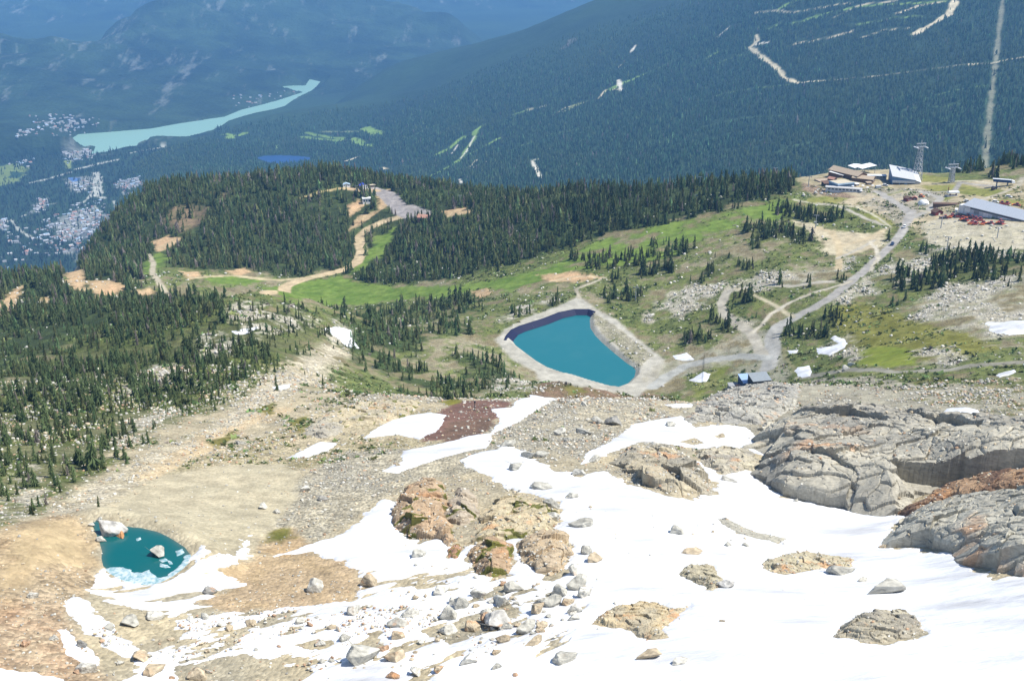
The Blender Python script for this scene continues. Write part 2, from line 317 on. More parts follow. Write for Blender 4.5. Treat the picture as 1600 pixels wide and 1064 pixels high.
# --- foreground grounds
fg = dict(soft=2.5, amp=3.0)
paint('380,700 470,650 560,630 640,640 690,640 700,690 620,720 540,730 470,735 400,730 330,735 260,745 300,715', c=(198, 184, 152), c2=(160, 150, 112), grit=0.9, **fg)
paint('150,800 210,760 260,742 350,726 440,725 475,742 462,790 430,822 400,842 340,858 300,848 250,822 190,812', c=(194, 182, 152), c2=(186, 176, 148), grit=0.38, **fg)
paint('470,745 540,705 640,700 700,690 760,690 840,640 930,620 1010,625 1060,660 1000,690 920,720 850,700 800,710 740,740 680,745 640,755 600,780 540,820 460,855 410,860 430,820 465,780', c=(190, 180, 154), c2=(166, 160, 142), grit=1.0, **fg)
paint('-60,860 20,820 80,806 130,806 150,850 155,895 135,930 95,960 100,1000 160,1064 160,1120 -60,1120', c=(180, 156, 122), c2=(178, 162, 134), grit=0.9, **fg)
paint('10,835 60,812 120,810 140,850 140,880 90,880 40,900 0,920', c=(190, 170, 132), c2=(184, 162, 126), grit=0.35, soft=5, amp=5)
paint('-20,950 60,935 100,960 120,1010 150,1064 -20,1064', c=(178, 142, 110), c2=(190, 170, 140), grit=0.9, soft=5, amp=5)
paint('340,890 400,868 480,862 552,880 565,940 480,955 340,955 305,940 360,915', c=(190, 166, 128), c2=(186, 164, 132), grit=0.6, **fg)
paint('405,862 430,830 460,825 480,850 450,868', c=(188, 156, 112), grit=0.5, op=0.7, **fg)
paint('650,672 690,640 720,626 770,624 800,630 790,650 760,660 740,680 690,688 660,690', c=(136, 104, 90), c2=(118, 92, 80), grit=0.5, soft=2, amp=2)
paint('700,660 740,655 770,650 770,668 730,690 690,690', c=(128, 102, 84), c2=(110, 90, 76), grit=0.5, soft=2, amp=2)
paint('690,628 720,624 720,630 700,634', c=(128, 124, 50), grit=0.3, soft=1.5, amp=1.5)
paint('822,622 850,598 880,588 930,596 990,608 1045,618 1000,626 930,622 880,632', c=(136, 112, 92), c2=(120, 108, 74), grit=0.9, soft=2, amp=3)
for t in ('880,604 905,600 915,612 890,616', '640,720 660,718 656,726', '420,830 450,826 462,838 440,850 418,846', '395,640 430,628 425,650', '450,660 480,650 470,675', '330,690 370,670 365,685 340,700', '1290,612 1320,610 1315,622'):
    paint(t, c=(104, 106, 48), c2=(128, 120, 66), grit=0.4, soft=2, amp=3)
rp = dict(c=(176, 170, 148), c2=(152, 146, 128), soft=3, amp=4, grit=0.5)
paint('1060,660 1100,625 1150,606 1200,598 1290,590 1400,596 1500,600 1600,610 1660,620 1660,740 1560,740 1440,720 1330,720 1200,700 1130,664 1090,652', **rp)
paint('1420,590 1600,600 1600,650 1500,640 1400,620', c=(168, 164, 150), c2=(118, 116, 66), soft=3, amp=4, wob=sstep(-0.1, 0.25, n_mid), grit=0.8)
for t in ('1080,610 1130,560 1150,560 1120,600 1090,620', '1290,575 1330,568 1400,580 1330,590'):
    paint(t, c=(110, 118, 56), c2=(140, 140, 90), grit=0.4, soft=2, amp=3)
# --- dirt and gravel on the bench
gv = dict(c=(188, 184, 170), c2=(172, 168, 154), soft=2.5, amp=2, grit=0.25, den=0)
paint('773,531 790,514 828,494 868,480 890,470 905,462 930,482 965,500 992,526 1030,555 1040,562 1022,600 960,614 900,604 862,596 835,580 800,562', **gv)
paint('1000,592 1030,565 1090,556 1140,532 1165,515 1215,515 1225,560 1236,585 1225,600 1180,596 1140,586 1100,576 1060,590 1020,606', op=0.75, wob=sstep(-0.5, 0.1, n_mid+0.3*n_sml), **{**gv, 'c2': (152, 146, 126)})
paint('925,490 965,512 1020,555 1000,574 985,560 950,530 930,508', c=(170, 164, 144), c2=(140, 138, 104), grit=1.0, soft=1.5, amp=2)
dg = dict(c=(190, 176, 146), c2=(160, 150, 116), soft=4, amp=5, grit=0.4, den=0)
paint('1248,282 1290,264 1400,264 1440,278 1480,288 1540,280 1660,290 1660,352 1560,372 1460,378 1430,360 1380,340 1320,320 1270,305', **dg)
paint('1240,345 1300,360 1360,365 1390,355 1380,385 1330,400 1290,400 1280,375', **{**dg, 'c2': (200, 190, 160)})
paint('1440,350 1480,338 1600,350 1660,360 1660,384 1540,392 1450,384', c=(198, 190, 168), c2=(186, 178, 150), soft=3, amp=3, grit=0.5, den=0)
for t in ('1440,290 1500,288 1560,296 1590,300 1540,308 1450,300', '1435,272 1500,278 1470,286 1440,284', '1350,296 1390,292 1420,300 1390,306 1350,302', '1445,305 1490,308 1480,314 1446,312', '1560,310 1600,314 1600,322 1560,318', '1256,312 1300,305 1330,310 1300,318 1260,318', '1340,330 1390,340 1400,355 1370,350'):
    paint(t, c=(122, 128, 62), c2=(150, 146, 84), grit=0.3, soft=3, amp=3, den=0)
dl = dict(c=(206, 172, 132), c2=(190, 168, 130), soft=4, amp=5, grit=0.5, den=0)
for t in ('236,378 262,368 286,372 270,384 245,394', '105,425 122,420 135,438 130,455 112,452 104,440', '138,440 170,438 200,448 178,462 150,466', '210,455 235,450 245,458 225,466', '0,470 22,452 40,445 30,465 0,492 -20,500', '270,322 300,326 308,350 285,362 265,345', '280,424 310,424 318,434 296,438', '355,424 385,418 395,426 370,434', '735,455 765,450 770,458 745,468', '540,322 560,312 575,318 556,332 545,340', '590,298 612,296 612,318 585,336 560,352 545,360 560,338 592,330', '690,330 730,322 735,332 700,338', '840,430 900,424 940,434 900,442 850,440', '60,470 75,462 78,474'):
    paint(t, **dl)
for t in ('255,330 290,318 330,322 320,350 280,365 250,350', '330,300 360,300 350,318'):
    paint(t, c=(132, 112, 92), c2=(90, 92, 60), soft=6, amp=8, op=0.8, den=0.006)
# --- roads and paths
paint('1330,300 1380,292 1440,296 1482,306 1460,330 1430,346 1404,352 1380,336 1350,318', c=(176, 170, 156), c2=(150, 142, 116), soft=4, amp=6, grit=0.5, den=0, wob=sstep(-0.7, 0.0, n_mid+0.4*n_sml))
paint('1255,286 1290,296 1340,306 1345,312 1290,306 1252,298', c=(160, 138, 116), c2=(136, 120, 98), soft=3, amp=4, grit=0.9, den=0)
def road(t, width, c=(186, 180, 164), **kw):
    paint(t, closed=False, width=width, c=c, c2=tuple(v-16 for v in c), soft=1.2, amp=1.0, grit=0.2, den=0, **kw)
road('1370,300 1400,318 1420,332', 10, (176, 172, 164)); road('1440,300 1470,310 1450,330 1420,342', 8, (180, 176, 166)); road('1425,330 1413,356 1400,376 1380,396 1355,420 1330,440 1300,464 1270,482 1242,495', 9.5, (176, 172, 164)); road('1242,495 1215,510 1206,528 1208,550 1200,575', 12, (182, 180, 172))
road('1137,455 1128,472 1131,490 1150,506 1172,518 1182,535 1192,556', 9); road('1300,440 1240,447 1180,446 1137,455', 6); road('1310,420 1312,400 1310,380 1299,363 1276,355', 7, (200, 184, 150)); road('1312,385 1350,374 1382,360', 5, (200, 184, 150)); road('1308,404 1345,388 1368,375', 4)
road('1240,312 1269,318 1303,321 1337,323 1357,332 1375,342 1391,354', 3.2, (206, 200, 176)); road('1337,323 1360,321', 3.2, (206, 200, 176)); road('1360,378 1370,390 1372,405 1360,425', 4, (206, 198, 178))
road('1020,605 1042,588 1070,572 1110,562 1160,556 1200,560', 10, (178, 178, 170)); road('1240,495 1215,480 1180,462 1150,450', 4, (200, 190, 160)); road('1175,520 1190,508 1205,490 1240,470 1290,452 1330,440', 4, (204, 196, 176))
road('1244,580 1228,560 1224,545 1240,552 1300,548', 3, (150, 146, 110)); road('1250,590 1320,578 1400,582 1480,578 1600,566', 8, (160, 156, 140))
road('419,457 445,448 470,438 500,430 530,424 556,412 566,392 560,372 574,358 600,346 640,337 668,334', 15, (206, 186, 150)); road('584,297 604,303 616,316 628,330 640,336', 26, (168, 162, 158)); road('640,322 660,330 676,335', 12, (170, 164, 158))
road('540,294 556,296 572,298 590,298', 12, (204, 180, 146)); road('300,434 350,431 400,435 440,438 500,432', 8, (200, 186, 148)); road('232,398 240,412 238,428 250,444 262,462', 7, (190, 180, 156)); road('470,310 500,300 540,294', 7, (196, 178, 132))
road('860,440 900,432 945,434', 4, (206, 186, 150)); road('905,466 900,452 930,440 945,434', 4, (190, 182, 160)); road('1380,352 1340,335 1310,322 1280,318', 5); road('1440,330 1500,335 1540,310 1570,300 1590,292 1598,278', 6, (190, 182, 160)); road('1445,300 1490,300 1500,285 1560,292', 6, (170, 166, 158)); road('1480,285 1520,282 1560,288', 4, (204, 196, 172))
# --- far side: pistes and cuts on the opposite slope, fields and clearings in the valley
FARCUT = np.zeros((NR, NA), np.float32)
def cut(poly, width, c, closed=False, op=1.0, soft=5.0, amp=None, kinds=(0, 2)):
    w, s = region(poly, 0.03, closed); s = s+(0 if closed else width*0.5)
    s = s+(width*0.5 if amp is None else amp)*(fbm(X[w], Y[w], 60, 3, 70))
    k = sstep(-soft, soft, s)*np.isin(KIND[w], kinds)
    mix(k*op, lin(c), w); s2 = s+(9 if 2 in kinds else 4); FARCUT[w] = np.maximum(FARCUT[w], sstep(-4, 4, s2)*np.isin(KIND[w], kinds)*(op > 0.55))
tan_, grn_, wht_ = (226, 212, 176), (136, 166, 80), (246, 238, 216)
cut('1172,74 1182,66 1182,56', 22, tan_); cut('1182,70 1202,67', 16, wht_); cut('1172,76 1195,93 1212,105 1226,122 1249,130 1283,127', 22, tan_)
cut('1283,127 1317,124 1364,120', 9, tan_, op=0.7); cut('1364,120 1429,112 1517,101', 6, tan_, op=0.6); cut('1517,101 1550,99 1578,93 1660,86', 20, tan_)
cut('1243,69 1280,63 1307,56 1331,49', 17, tan_); cut('1429,54 1456,38 1483,22 1492,2 1496,-20', 36, tan_); cut('1239,37 1280,25 1331,13 1398,7 1476,3', 18, grn_); cut('1300,30 1340,10 1400,2', 14, tan_, op=0.8)
cut('1219,13 1240,2 1270,-4', 26, grn_); cut('1400,22 1440,8 1476,4', 14, tan_); cut('1122,58 1139,43', 14, wht_); cut('1103,92 1118,84', 22, grn_); cut('1200,45 1218,38', 16, grn_)
cut('1567,0 1557,85 1549,152 1544,203 1539,262', 17, (150, 148, 122), op=0.8, amp=9)
cut('655,284 682,271 719,249 730,233 740,220 743,206 752,198', 26, grn_); cut('719,249 728,238 734,228 742,212', 10, wht_); cut('679,243 706,230 722,215', 36, grn_); cut('706,240 716,226', 12, wht_)
cut('730,243 755,230 780,216', 16, grn_); cut('733,265 750,257 770,249', 12, tan_); cut('831,251 838,264 845,279', 13, wht_); cut('830,250 840,249', 10, wht_); cut('718,280 722,288', 10, wht_)
cut('824,172 838,170 855,165', 32, (176, 172, 140)); cut('868,179 882,169 912,161', 16, tan_); cut('880,176 900,164 914,160', 40, (140, 146, 96)); cut('912,161 936,154 946,142 970,139', 14, tan_); cut('955,140 975,130 1007,116', 46, grn_); cut('1007,117 1044,100', 14, grn_, op=0.8)
cut('966,125 970,142', 18, wht_); cut('986,82 993,72', 20, wht_); cut('968,105 972,101', 14, wht_); cut('800,180 824,172 790,188', 12, grn_, op=0.7); cut('884,74 896,62', 60, (140, 134, 126), op=0.5)
cut('571,200 591,210', 60, grn_); cut('553,217 580,230', 50, grn_); cut('470,214 530,220 535,216 480,208', 40, grn_, op=0.8); cut('352,210 362,212 360,216', 50, grn_); cut('374,212 384,208', 34, grn_); cut('505,206 560,206', 30, (150, 160, 110), op=0.7); cut('540,252 560,245', 20, tan_)
for t, w_, c_ in (('1120,150 1180,138 1240,132', 8, grn_), ('1090,200 1160,185 1230,180', 8, (96, 124, 76)), ('1210,240 1290,215 1380,205', 9, (92, 120, 74)), ('990,250 1060,225 1130,215', 9, (92, 120, 74)), ('800,235 860,210 930,198', 9, grn_), ('600,232 660,205 720,180', 10, grn_), ('1330,40 1400,28 1440,26', 12, grn_), ('1180,20 1240,20 1330,5', 14, tan_), ('1345,60 1380,48 1420,44', 9, tan_), ('1120,100 1150,88 1170,84', 10, grn_), ('1460,150 1500,140 1540,135', 8, grn_), ('1400,175 1450,168 1520,160', 7, (96, 124, 76))):
    cut(t, w_, c_, op=0.7)
cut('745,250 733,262', 8, tan_); cut('596,262 602,264', 20, tan_)
gp = (205, 205, 190)
for t in ('64,186 90,184 140,188 138,196 120,206 90,207 70,196', '30,204 62,200 60,210 25,216'): cut(t, 0, (190, 184, 176), True, amp=30, op=0.8, soft=20)
cut('0,260 20,256 42,262 30,282 0,292 -30,300 -30,262', 0, (140, 156, 84), True, amp=30, op=0.75, soft=14); cut('16,268 36,270 30,278 14,278', 0, (52, 78, 54), True, amp=14)
cut('100,252 112,250 110,264 104,264', 0, (146, 160, 90), True, amp=6)
for t, wd in (('48,286 75,280 108,270', 26), ('122,264 150,257 182,250', 34), ('150,270 154,285 153,305', 40), ('144,276 148,296 138,310 125,320', 15), ('148,322 158,336 170,348', 16), ('18,344 30,360 50,372', 16), ('28,340 42,336', 14), ('150,305 162,310', 22), ('178,314 195,322', 10), ('192,300 202,308', 12), ('200,240 260,226 290,219', 14), ('140,244 200,240', 10), ('60,320 88,318', 8), ('0,352 12,346', 20), ('215,206 270,198 350,186', 12), ('440,150 470,140', 14)):
    cut(t, wd, gp, op=0.85)
for t in ('100,280 140,276 146,284 138,298 118,302 108,294', '190,284 215,280 226,292 200,298 184,292', '80,350 120,328 150,324 160,344 150,366 90,372', '60,312 72,308 70,326 48,334', '0,344 10,345 8,360 0,362', '100,238 140,236 145,244 112,250', '205,300 240,296 262,296 240,310 215,318', '158,378 120,384 90,392 120,398 150,392'):
    cut(t, 0, (176, 176, 168), True, amp=26, op=0.6, soft=20)
cut('105,278 125,278 124,284 112,284', 0, (90, 120, 170), True, amp=5)

# ---------------------------------------------------------------- materials
def new_mat(name):
    m = bpy.data.materials.new(name); m.use_nodes = True; nt = m.node_tree; b = nt.nodes['Principled BSDF']
    b.inputs['Specular IOR Level'].default_value = 0.15; b.inputs['Roughness'].default_value = 0.9
    return m, nt, b
def nd(nt, t, **kw):
    n = nt.nodes.new(t)
    for k, v in kw.items(): setattr(n, k, v)
    return n
def mixc(nt, mode, fac, a, b):
    n = nd(nt, 'ShaderNodeMix', data_type='RGBA', blend_type=mode)
    for sock, v in ((0, fac), (6, a), (7, b)):
        if isinstance(v, bpy.types.NodeSocket): nt.links.new(v, n.inputs[sock])
        elif v is not None: n.inputs[sock].default_value = v if sock == 0 or len(v) == 4 else (*v, 1)
    return n.outputs[2]
def mapr(nt, v, a, b, c, d):
    n = nd(nt, 'ShaderNodeMapRange'); nt.links.new(v, n.inputs[0])
    for i, q in enumerate((a, b, c, d)): n.inputs[i+1].default_value = q
    return n.outputs[0]
def gray(nt, v):
    n = nd(nt, 'ShaderNodeCombineColor')
    for i in range(3): nt.links.new(v, n.inputs[i])
    return n.outputs[0]
def ground_mat(name, s1, s2, bump, stones=True):
    m, nt, b = new_mat(name); at = nd(nt, 'ShaderNodeAttribute', attribute_name='Col'); tc = nd(nt, 'ShaderNodeNewGeometry').outputs['Position']
    n1 = nd(nt, 'ShaderNodeTexNoise'); n1.inputs['Scale'].default_value = s1; n1.inputs['Detail'].default_value = 5
    n2 = nd(nt, 'ShaderNodeTexNoise'); n2.inputs['Scale'].default_value = s2; n2.inputs['Detail'].default_value = 3
    for n in (n1, n2): nt.links.new(tc, n.inputs['Vector'])
    f1 = mapr(nt, n1.outputs[0], 0.3, 0.7, 0.78, 1.18); f2 = mapr(nt, n2.outputs[0], 0.3, 0.7, 0.8, 1.18)
    c = mixc(nt, 'MULTIPLY', 1.0, at.outputs['Color'], gray(nt, f1)); c = mixc(nt, 'MULTIPLY', at.outputs['Alpha'], c, gray(nt, f2))
    bp = nd(nt, 'ShaderNodeBump'); bp.inputs['Strength'].default_value = 0.9
    hgt = n2.outputs[0]
    if stones:
        v = nd(nt, 'ShaderNodeTexVoronoi'); v.inputs['Scale'].default_value = 0.75; nt.links.new(tc, v.inputs['Vector'])
        g = nd(nt, 'ShaderNodeSeparateColor'); nt.links.new(v.outputs['Color'], g.inputs[0])
        fv = mapr(nt, g.outputs[0], 0.0, 1.0, 0.56, 1.28); c = mixc(nt, 'MULTIPLY', at.outputs['Alpha'], c, gray(nt, fv))
        a = nd(nt, 'ShaderNodeMath', operation='SUBTRACT'); nt.links.new(n2.outputs[0], a.inputs[0]); nt.links.new(v.outputs['Distance'], a.inputs[1])
        mu = nd(nt, 'ShaderNodeMath', operation='MULTIPLY'); nt.links.new(a.outputs[0], mu.inputs[0]); nt.links.new(at.outputs['Alpha'], mu.inputs[1]); hgt = mu.outputs[0]
    nt.links.new(hgt, bp.inputs['Height']); bp.inputs['Distance'].default_value = bump
    nt.links.new(c, b.inputs['Base Color']); nt.links.new(bp.outputs[0], b.inputs['Normal'])
    return m
MG = ground_mat('alpine_ground', 0.12, 0.9, 0.7)
MF = ground_mat('forest_ground', 0.02, 0.09, 6.0, False)
MM = ground_mat('mountain_ground', 0.006, 0.03, 22.0, False)

# ---------------------------------------------------------------- helpers: meshes and objects
def mesh_np(name, V, F, col=None, mats=(), smooth=True, mat_idx=None):
    """mesh from arrays: F is a list of (n,k) index arrays"""
    me = bpy.data.meshes.new(name); V = np.asarray(V, np.float32)
    F = [np.asarray(f, np.int32) for f in (F if isinstance(F, list) else [F]) if len(f)]
    loops = np.concatenate([f.ravel() for f in F]); cnt = np.concatenate([np.full(len(f), f.shape[1], np.int32) for f in F])
    me.vertices.add(len(V)); me.vertices.foreach_set('co', V.ravel())
    me.loops.add(len(loops)); me.loops.foreach_set('vertex_index', loops)
    me.polygons.add(len(cnt)); st = np.zeros(len(cnt), np.int32); st[1:] = np.cumsum(cnt)[:-1]
    me.polygons.foreach_set('loop_start', st)
    me.polygons.foreach_set('use_smooth', np.full(len(cnt), smooth))
    if mat_idx is not None: me.polygons.foreach_set('material_index', np.asarray(mat_idx, np.int32))
    if col is not None:
        c = np.ones((len(V), 4), np.float32); col = np.asarray(col); c[:, :col.shape[1]] = col
        a = me.attributes.new('Col', 'FLOAT_COLOR', 'POINT'); a.data.foreach_set('color', c.ravel())
    for m in mats: me.materials.append(m)
    me.update(calc_edges=True); return me
def link(name, me, parent=None, label=None, cat=None, group=None, kind=None, loc=None):
    o = bpy.data.objects.new(name, me); COL.objects.link(o)
    if parent is not None: o.parent = parent
    if loc is not None: o.location = loc
    for k, v in (('label', label), ('category', cat), ('group', group), ('kind', kind)):
        if v: o[k] = v
    return o
def grid_faces(nr, nc, keep=None):
    i = (np.arange(nr-1)[:, None]*nc+np.arange(nc-1)[None, :])
    f = np.stack([i, i+1, i+nc+1, i+nc], -1).reshape(-1, 4)
    return f if keep is None else f[keep.ravel()]
def compact(V, F, *attrs):
    used = np.unique(F); m = np.full(len(V), -1, np.int64); m[used] = np.arange(len(used))
    return (V[used], m[F])+tuple(a[used] for a in attrs)

# ---------------------------------------------------------------- the ground
VG = np.stack([X, Y, H], -1).reshape(-1, 3); CG = np.concatenate([COL3, GRIT[..., None]], -1).reshape(-1, 4)
FG = grid_faces(NR, NA); kf = np.maximum.reduce([KIND[:-1, :-1], KIND[1:, :-1], KIND[:-1, 1:], KIND[1:, 1:]]).ravel()
for k, nm, mt_, lb, ct in ((1, 'terrain', MG, 'rocky alpine ground with meadows falling away to the forest edge', 'terrain'),
                   (0, 'valley', MF, 'wooded valley floor with clearings and streets far below', 'valley'),
                   (2, 'hillside', MF, 'long dark forested hillside with pale ski runs across the valley', 'hillside'),
                   (3, 'mountain', MM, 'blue hazy forested mountain behind the turquoise lake', 'mountain'),
                   (4, 'far_mountains', MM, 'palest blue mountain range farthest away', 'mountains')):
    v, f, c = compact(VG, FG[kf == k], CG)
    link(nm, mesh_np(nm, v, f, c, [mt_]), label=lb, cat=ct, kind='structure')

# ---------------------------------------------------------------- sheets laid on the ground (snow, water, ice, rock outcrops)
def fine(polys, step, m=0.012):
    """a finer net round photo polygons: returns az, log-d, x, y, ground height"""
    Q = np.concatenate([P(q[:, 0], q[:, 1]) for q in polys])
    a = np.arange(Q[:, 0].min()-m, Q[:, 0].max()+m, step); l = np.arange(Q[:, 1].min()-m*1.5, Q[:, 1].max()+m*1.5, step*1.5)
    A, L = np.meshgrid(a, l); d = np.exp(L)
    return A, L, np.sin(A)*d, np.cos(A)*d, bil(H, A, L)
def sd_f(poly, A, L, closed=True):
    q = pl(poly) if isinstance(poly, str) else np.asarray(poly, float)
    return sdist(P(q[:, 0], q[:, 1]), A, L, closed)*np.exp(L)
# --- snow
ms, nt, b = new_mat('snow'); tc = nd(nt, 'ShaderNodeNewGeometry').outputs['Position']
b.inputs['Roughness'].default_value = 0.75; b.inputs['Specular IOR Level'].default_value = 0.2
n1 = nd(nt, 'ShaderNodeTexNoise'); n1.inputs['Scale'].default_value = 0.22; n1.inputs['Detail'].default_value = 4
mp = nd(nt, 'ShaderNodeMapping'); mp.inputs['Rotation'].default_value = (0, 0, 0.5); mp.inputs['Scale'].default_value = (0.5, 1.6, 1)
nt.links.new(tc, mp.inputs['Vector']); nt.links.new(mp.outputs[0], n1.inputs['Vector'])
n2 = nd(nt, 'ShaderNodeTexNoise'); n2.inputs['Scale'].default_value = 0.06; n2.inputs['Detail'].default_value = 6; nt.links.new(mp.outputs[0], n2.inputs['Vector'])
c = mixc(nt, 'MIX', mapr(nt, n2.outputs[0], 0.44, 0.80, 0, 1), (0.72, 0.735, 0.76), (0.40, 0.40, 0.405)); nt.links.new(c, b.inputs['Base Color'])  # grey streaks: some dirt, and soft shading painted into the snow colour
bp = nd(nt, 'ShaderNodeBump'); bp.inputs['Strength'].default_value = 0.8; bp.inputs['Distance'].default_value = 1.3; nt.links.new(n1.outputs[0], bp.inputs['Height']); nt.links.new(bp.outputs[0], b.inputs['Normal'])
SNP = []
def snow(adds, holes, label, step=0.0007, amp=1.2, thick=0.55, streak=0.0, kindname='snow_patch', melt=None):
    SNP.append((adds, holes)); adds = [pl(a) for a in adds]; A, L, x, y, h = fine(adds, step); d = np.exp(L)
    F = np.max([sd_f(a, A, L) for a in adds], axis=0)
    nz = fbm(x, y, 9, 4, 80, 0.6)*amp*1.3+fbm(x, y, 2.4, 3, 81, 0.65)*amp*0.7
    if streak:                                          # melt streaks run down to the left
        u = x*0.80+y*0.60; v = -x*0.60+y*0.80
        sn = fbm(u*0.3, v, 4.0, 4, 82); nz = nz+streak*np.minimum(sn+0.1, 0.4)
        if melt:
            ml_ = pl(melt); mk = sstep(-6, 14, sdist(P(ml_[:, 0], ml_[:, 1]), A, L)*d); MELT = 5.0*(0.45-fbm(u*0.35, v, 3.2, 4, 84)-0.55*fbm(x, y, 18, 2, 85)*1.0-0.10)
            HOLE = np.where(mk > 0.01, MELT/np.maximum(mk, 0.05)**0.5, 99)
        else: HOLE = None
    F = F+nz
    for hl in holes:
        F = np.minimum(F, -sd_f(hl, A, L)+nz*0.8)
    if streak and HOLE is not None: F = np.minimum(F, HOLE)
    off = np.where(F > 0, thick*(1-np.exp(-F/1.6)), np.maximum(F*0.35, -0.5))
    z = h+off+np.where(F > 2, fbm(x, y, 14, 2, 83)*0.12, 0)
    f = grid_faces(*A.shape); keep = (F > -1.0).ravel()[f].any(1); f = f[keep]
    v, f, c = compact(np.stack([x, y, z], -1).reshape(-1, 3), f, np.stack([F, F, F], -1).reshape(-1, 3))
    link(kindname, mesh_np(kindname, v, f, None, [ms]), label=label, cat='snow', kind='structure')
R1A = '612,785 640,762 660,748 690,742 740,752 790,758 830,772 868,786 876,806 870,828 850,838 800,842 780,850 735,852 715,862 700,872 697,858 680,842 655,850 632,838 618,825'
R1B = '731,872 745,852 790,846 806,852 804,880 790,900 762,906 742,894'
R1C = '800,850 842,834 872,830 888,850 897,872 884,892 856,906 832,890 812,872'
HO3 = '957,722 975,706 1010,700 1060,706 1088,728 1112,758 1108,774 1070,776 1030,769 985,754'
O6 = '1187,882 1215,872 1255,864 1290,870 1333,876 1332,886 1290,888 1250,892 1225,897 1205,893'
O7 = '1060,900 1066,886 1108,884 1120,897 1140,915 1112,922 1085,912'
O8 = '1300,996 1315,976 1350,962 1385,955 1420,962 1447,986 1420,996 1385,1004 1350,1004'
O9 = '922,975 945,958 965,948 1000,940 1030,944 1048,954 1078,948 1060,962 1030,985 1050,998 1010,1004 975,984 940,982'
O10 = '1114,810 1140,812 1180,832 1235,842 1212,848 1175,842 1150,832'
G_left = '340,890 400,868 480,862 550,880 562,925 545,940 480,950 400,956 340,955 305,942 335,925 392,914 360,902'
G_low = '149,927 183,944 216,951 264,958 281,985 260,1012 225,1016 189,991 162,975'
G_bot = '274,1042 330,1028 389,1019 430,1022 457,1015 470,1030 445,1040 484,1049 470,1064 280,1064'
MAIN = ['135,917 150,898 160,888 170,898 190,908 212,914 232,915 252,912 272,902 288,890 298,872 305,862 318,850 327,856 322,872 345,868 372,850 392,838 397,850 390,868 372,882 350,890 420,905 415,880 450,864 480,856 510,842 545,826 575,800 602,783 625,800 640,800 700,830 780,800 860,795 834,777 824,767 800,765 780,755 760,741 746,734 733,728 760,715 790,695 830,715 870,735 905,745 940,735 962,745 990,760 1035,772 1080,780 1115,772 1122,758 1090,740 1089,722 1130,742 1168,735 1190,750 1220,776 1300,792 1370,803 1412,806 1388,832 1392,855 1430,860 1480,862 1512,872 1518,890 1560,902 1640,908 1760,920 1760,1130 500,1130 300,1110 240,1064 205,1050 215,1030 260,1014 285,985 262,957 200,947 160,932',
        '450,1130 300,1130 180,1064 240,1040 330,1010 420,990 520,985 700,1000 700,1130']
MH = [R1A, R1B, R1C, HO3, O6, O7, O8, O9, O10, G_left, G_low, G_bot, '440,1008 500,995 520,1005 480,1015', '545,1005 590,985 610,1010 590,1035 560,1030', '660,985 700,975 760,950 800,940 820,960 760,985 700,1000']
snow(MAIN, MH, 'broad bright white snowfield across the lower right of the slope', streak=3.8, amp=2.0, kindname='snowfield', melt='120,930 320,880 420,950 560,930 600,870 700,890 800,910 900,940 860,1000 700,1080 520,1090 120,1090')
snow(['96,946 108,934 122,928 136,942 152,965 178,985 200,1000 215,1015 208,1028 185,1018 160,1010 135,990 115,970'], [], 'narrow finger of snow on the brown gravel below the left pond', streak=2)
snow(['90,985 105,980 115,995 114,1005 132,1010 155,1030 148,1042 130,1035 105,1020 100,1005'], [], 'small broken snow strip just below the snow finger on brown gravel')
snow(['-30,1040 0,1043 50,1048 95,1062 90,1080 -30,1090'], [], 'snow strip in the bottom left corner of the slope', streak=1)
snow(['567,685 590,668 608,657 640,649 672,644 697,649 690,664 679,675 655,686 621,679'], [], 'white snow patch on the left of the red-brown saddle', amp=0.8)
snow(['767,639 797,637 812,625 828,617 850,620 869,625 848,634 828,648 800,665 773,676 770,680 760,700 735,704 700,712 660,724 620,738 600,736 626,720 632,705 700,690 740,680 766,677 782,655'], ['690,716 718,712 730,722 700,724'], 'long bent snow strip running from the red-brown saddle down over the scree', streak=1.0, amp=0.9)
snow(['720,718 750,706 790,700 800,704 817,721 841,733 870,736 860,760 830,770 790,762 765,745 740,735'], [], 'snow tongue between the scree and the reddish outcrop')
snow(['905,726 917,705 940,697 966,682 990,662 1031,654 1064,650 1087,668 1110,664 1138,664 1165,668 1188,688 1193,711 1165,706 1130,706 1090,701 1050,694 1000,690 960,706 925,722'], ['1118,682 1130,676 1132,682 1122,686', '1060,690 1085,684 1100,692 1085,696'], 'ragged snow patch at the left foot of the large grey crag')
snow(['1036,632 1085,632 1080,636 1052,637'], [], 'thin sliver of snow on the brow under the turquoise reservoir', amp=0.4)
snow(['450,715 478,701 500,690 526,692 512,704 480,715'], [], 'small snow patch lying beside the grey slab on the left', amp=0.8)
snow(['504,514 530,510 549,516 553,530 560,544 545,543 529,530'], [], 'tapering snow patch at the edge of the fir wood', amp=1.2)
snow(['360,517 385,513 404,510 392,520 372,523'], [], 'faint snow remnant on the wooded rocky knoll', amp=1.2)
snow(['1241,580 1246,574 1263,572 1268,580 1267,588 1249,590'], [], 'rounded snow patch right of the two dark-roofed huts', amp=1)
snow(['1276,544 1300,541 1310,537 1297,530 1304,524 1318,530 1325,537 1317,545 1297,556 1278,553'], [], 'hooked snow patch under the low firs by the road', amp=1)
snow(['1231,548 1247,547 1245,551 1234,553'], [], 'tiny snow patch at the kink of the gravel road', amp=0.8)
snow(['1052,556 1073,551 1086,562 1072,564 1056,561'], [], 'small snow patch between the reservoir and the road junction', amp=0.8)
snow(['1076,594 1097,582 1111,584 1104,597 1090,598'], [], 'small snow patch left of the two huts', amp=0.8)
snow(['1552,585 1584,578 1590,581 1562,590'], [], 'thin snow patch on the rocks near the right edge', amp=0.8)
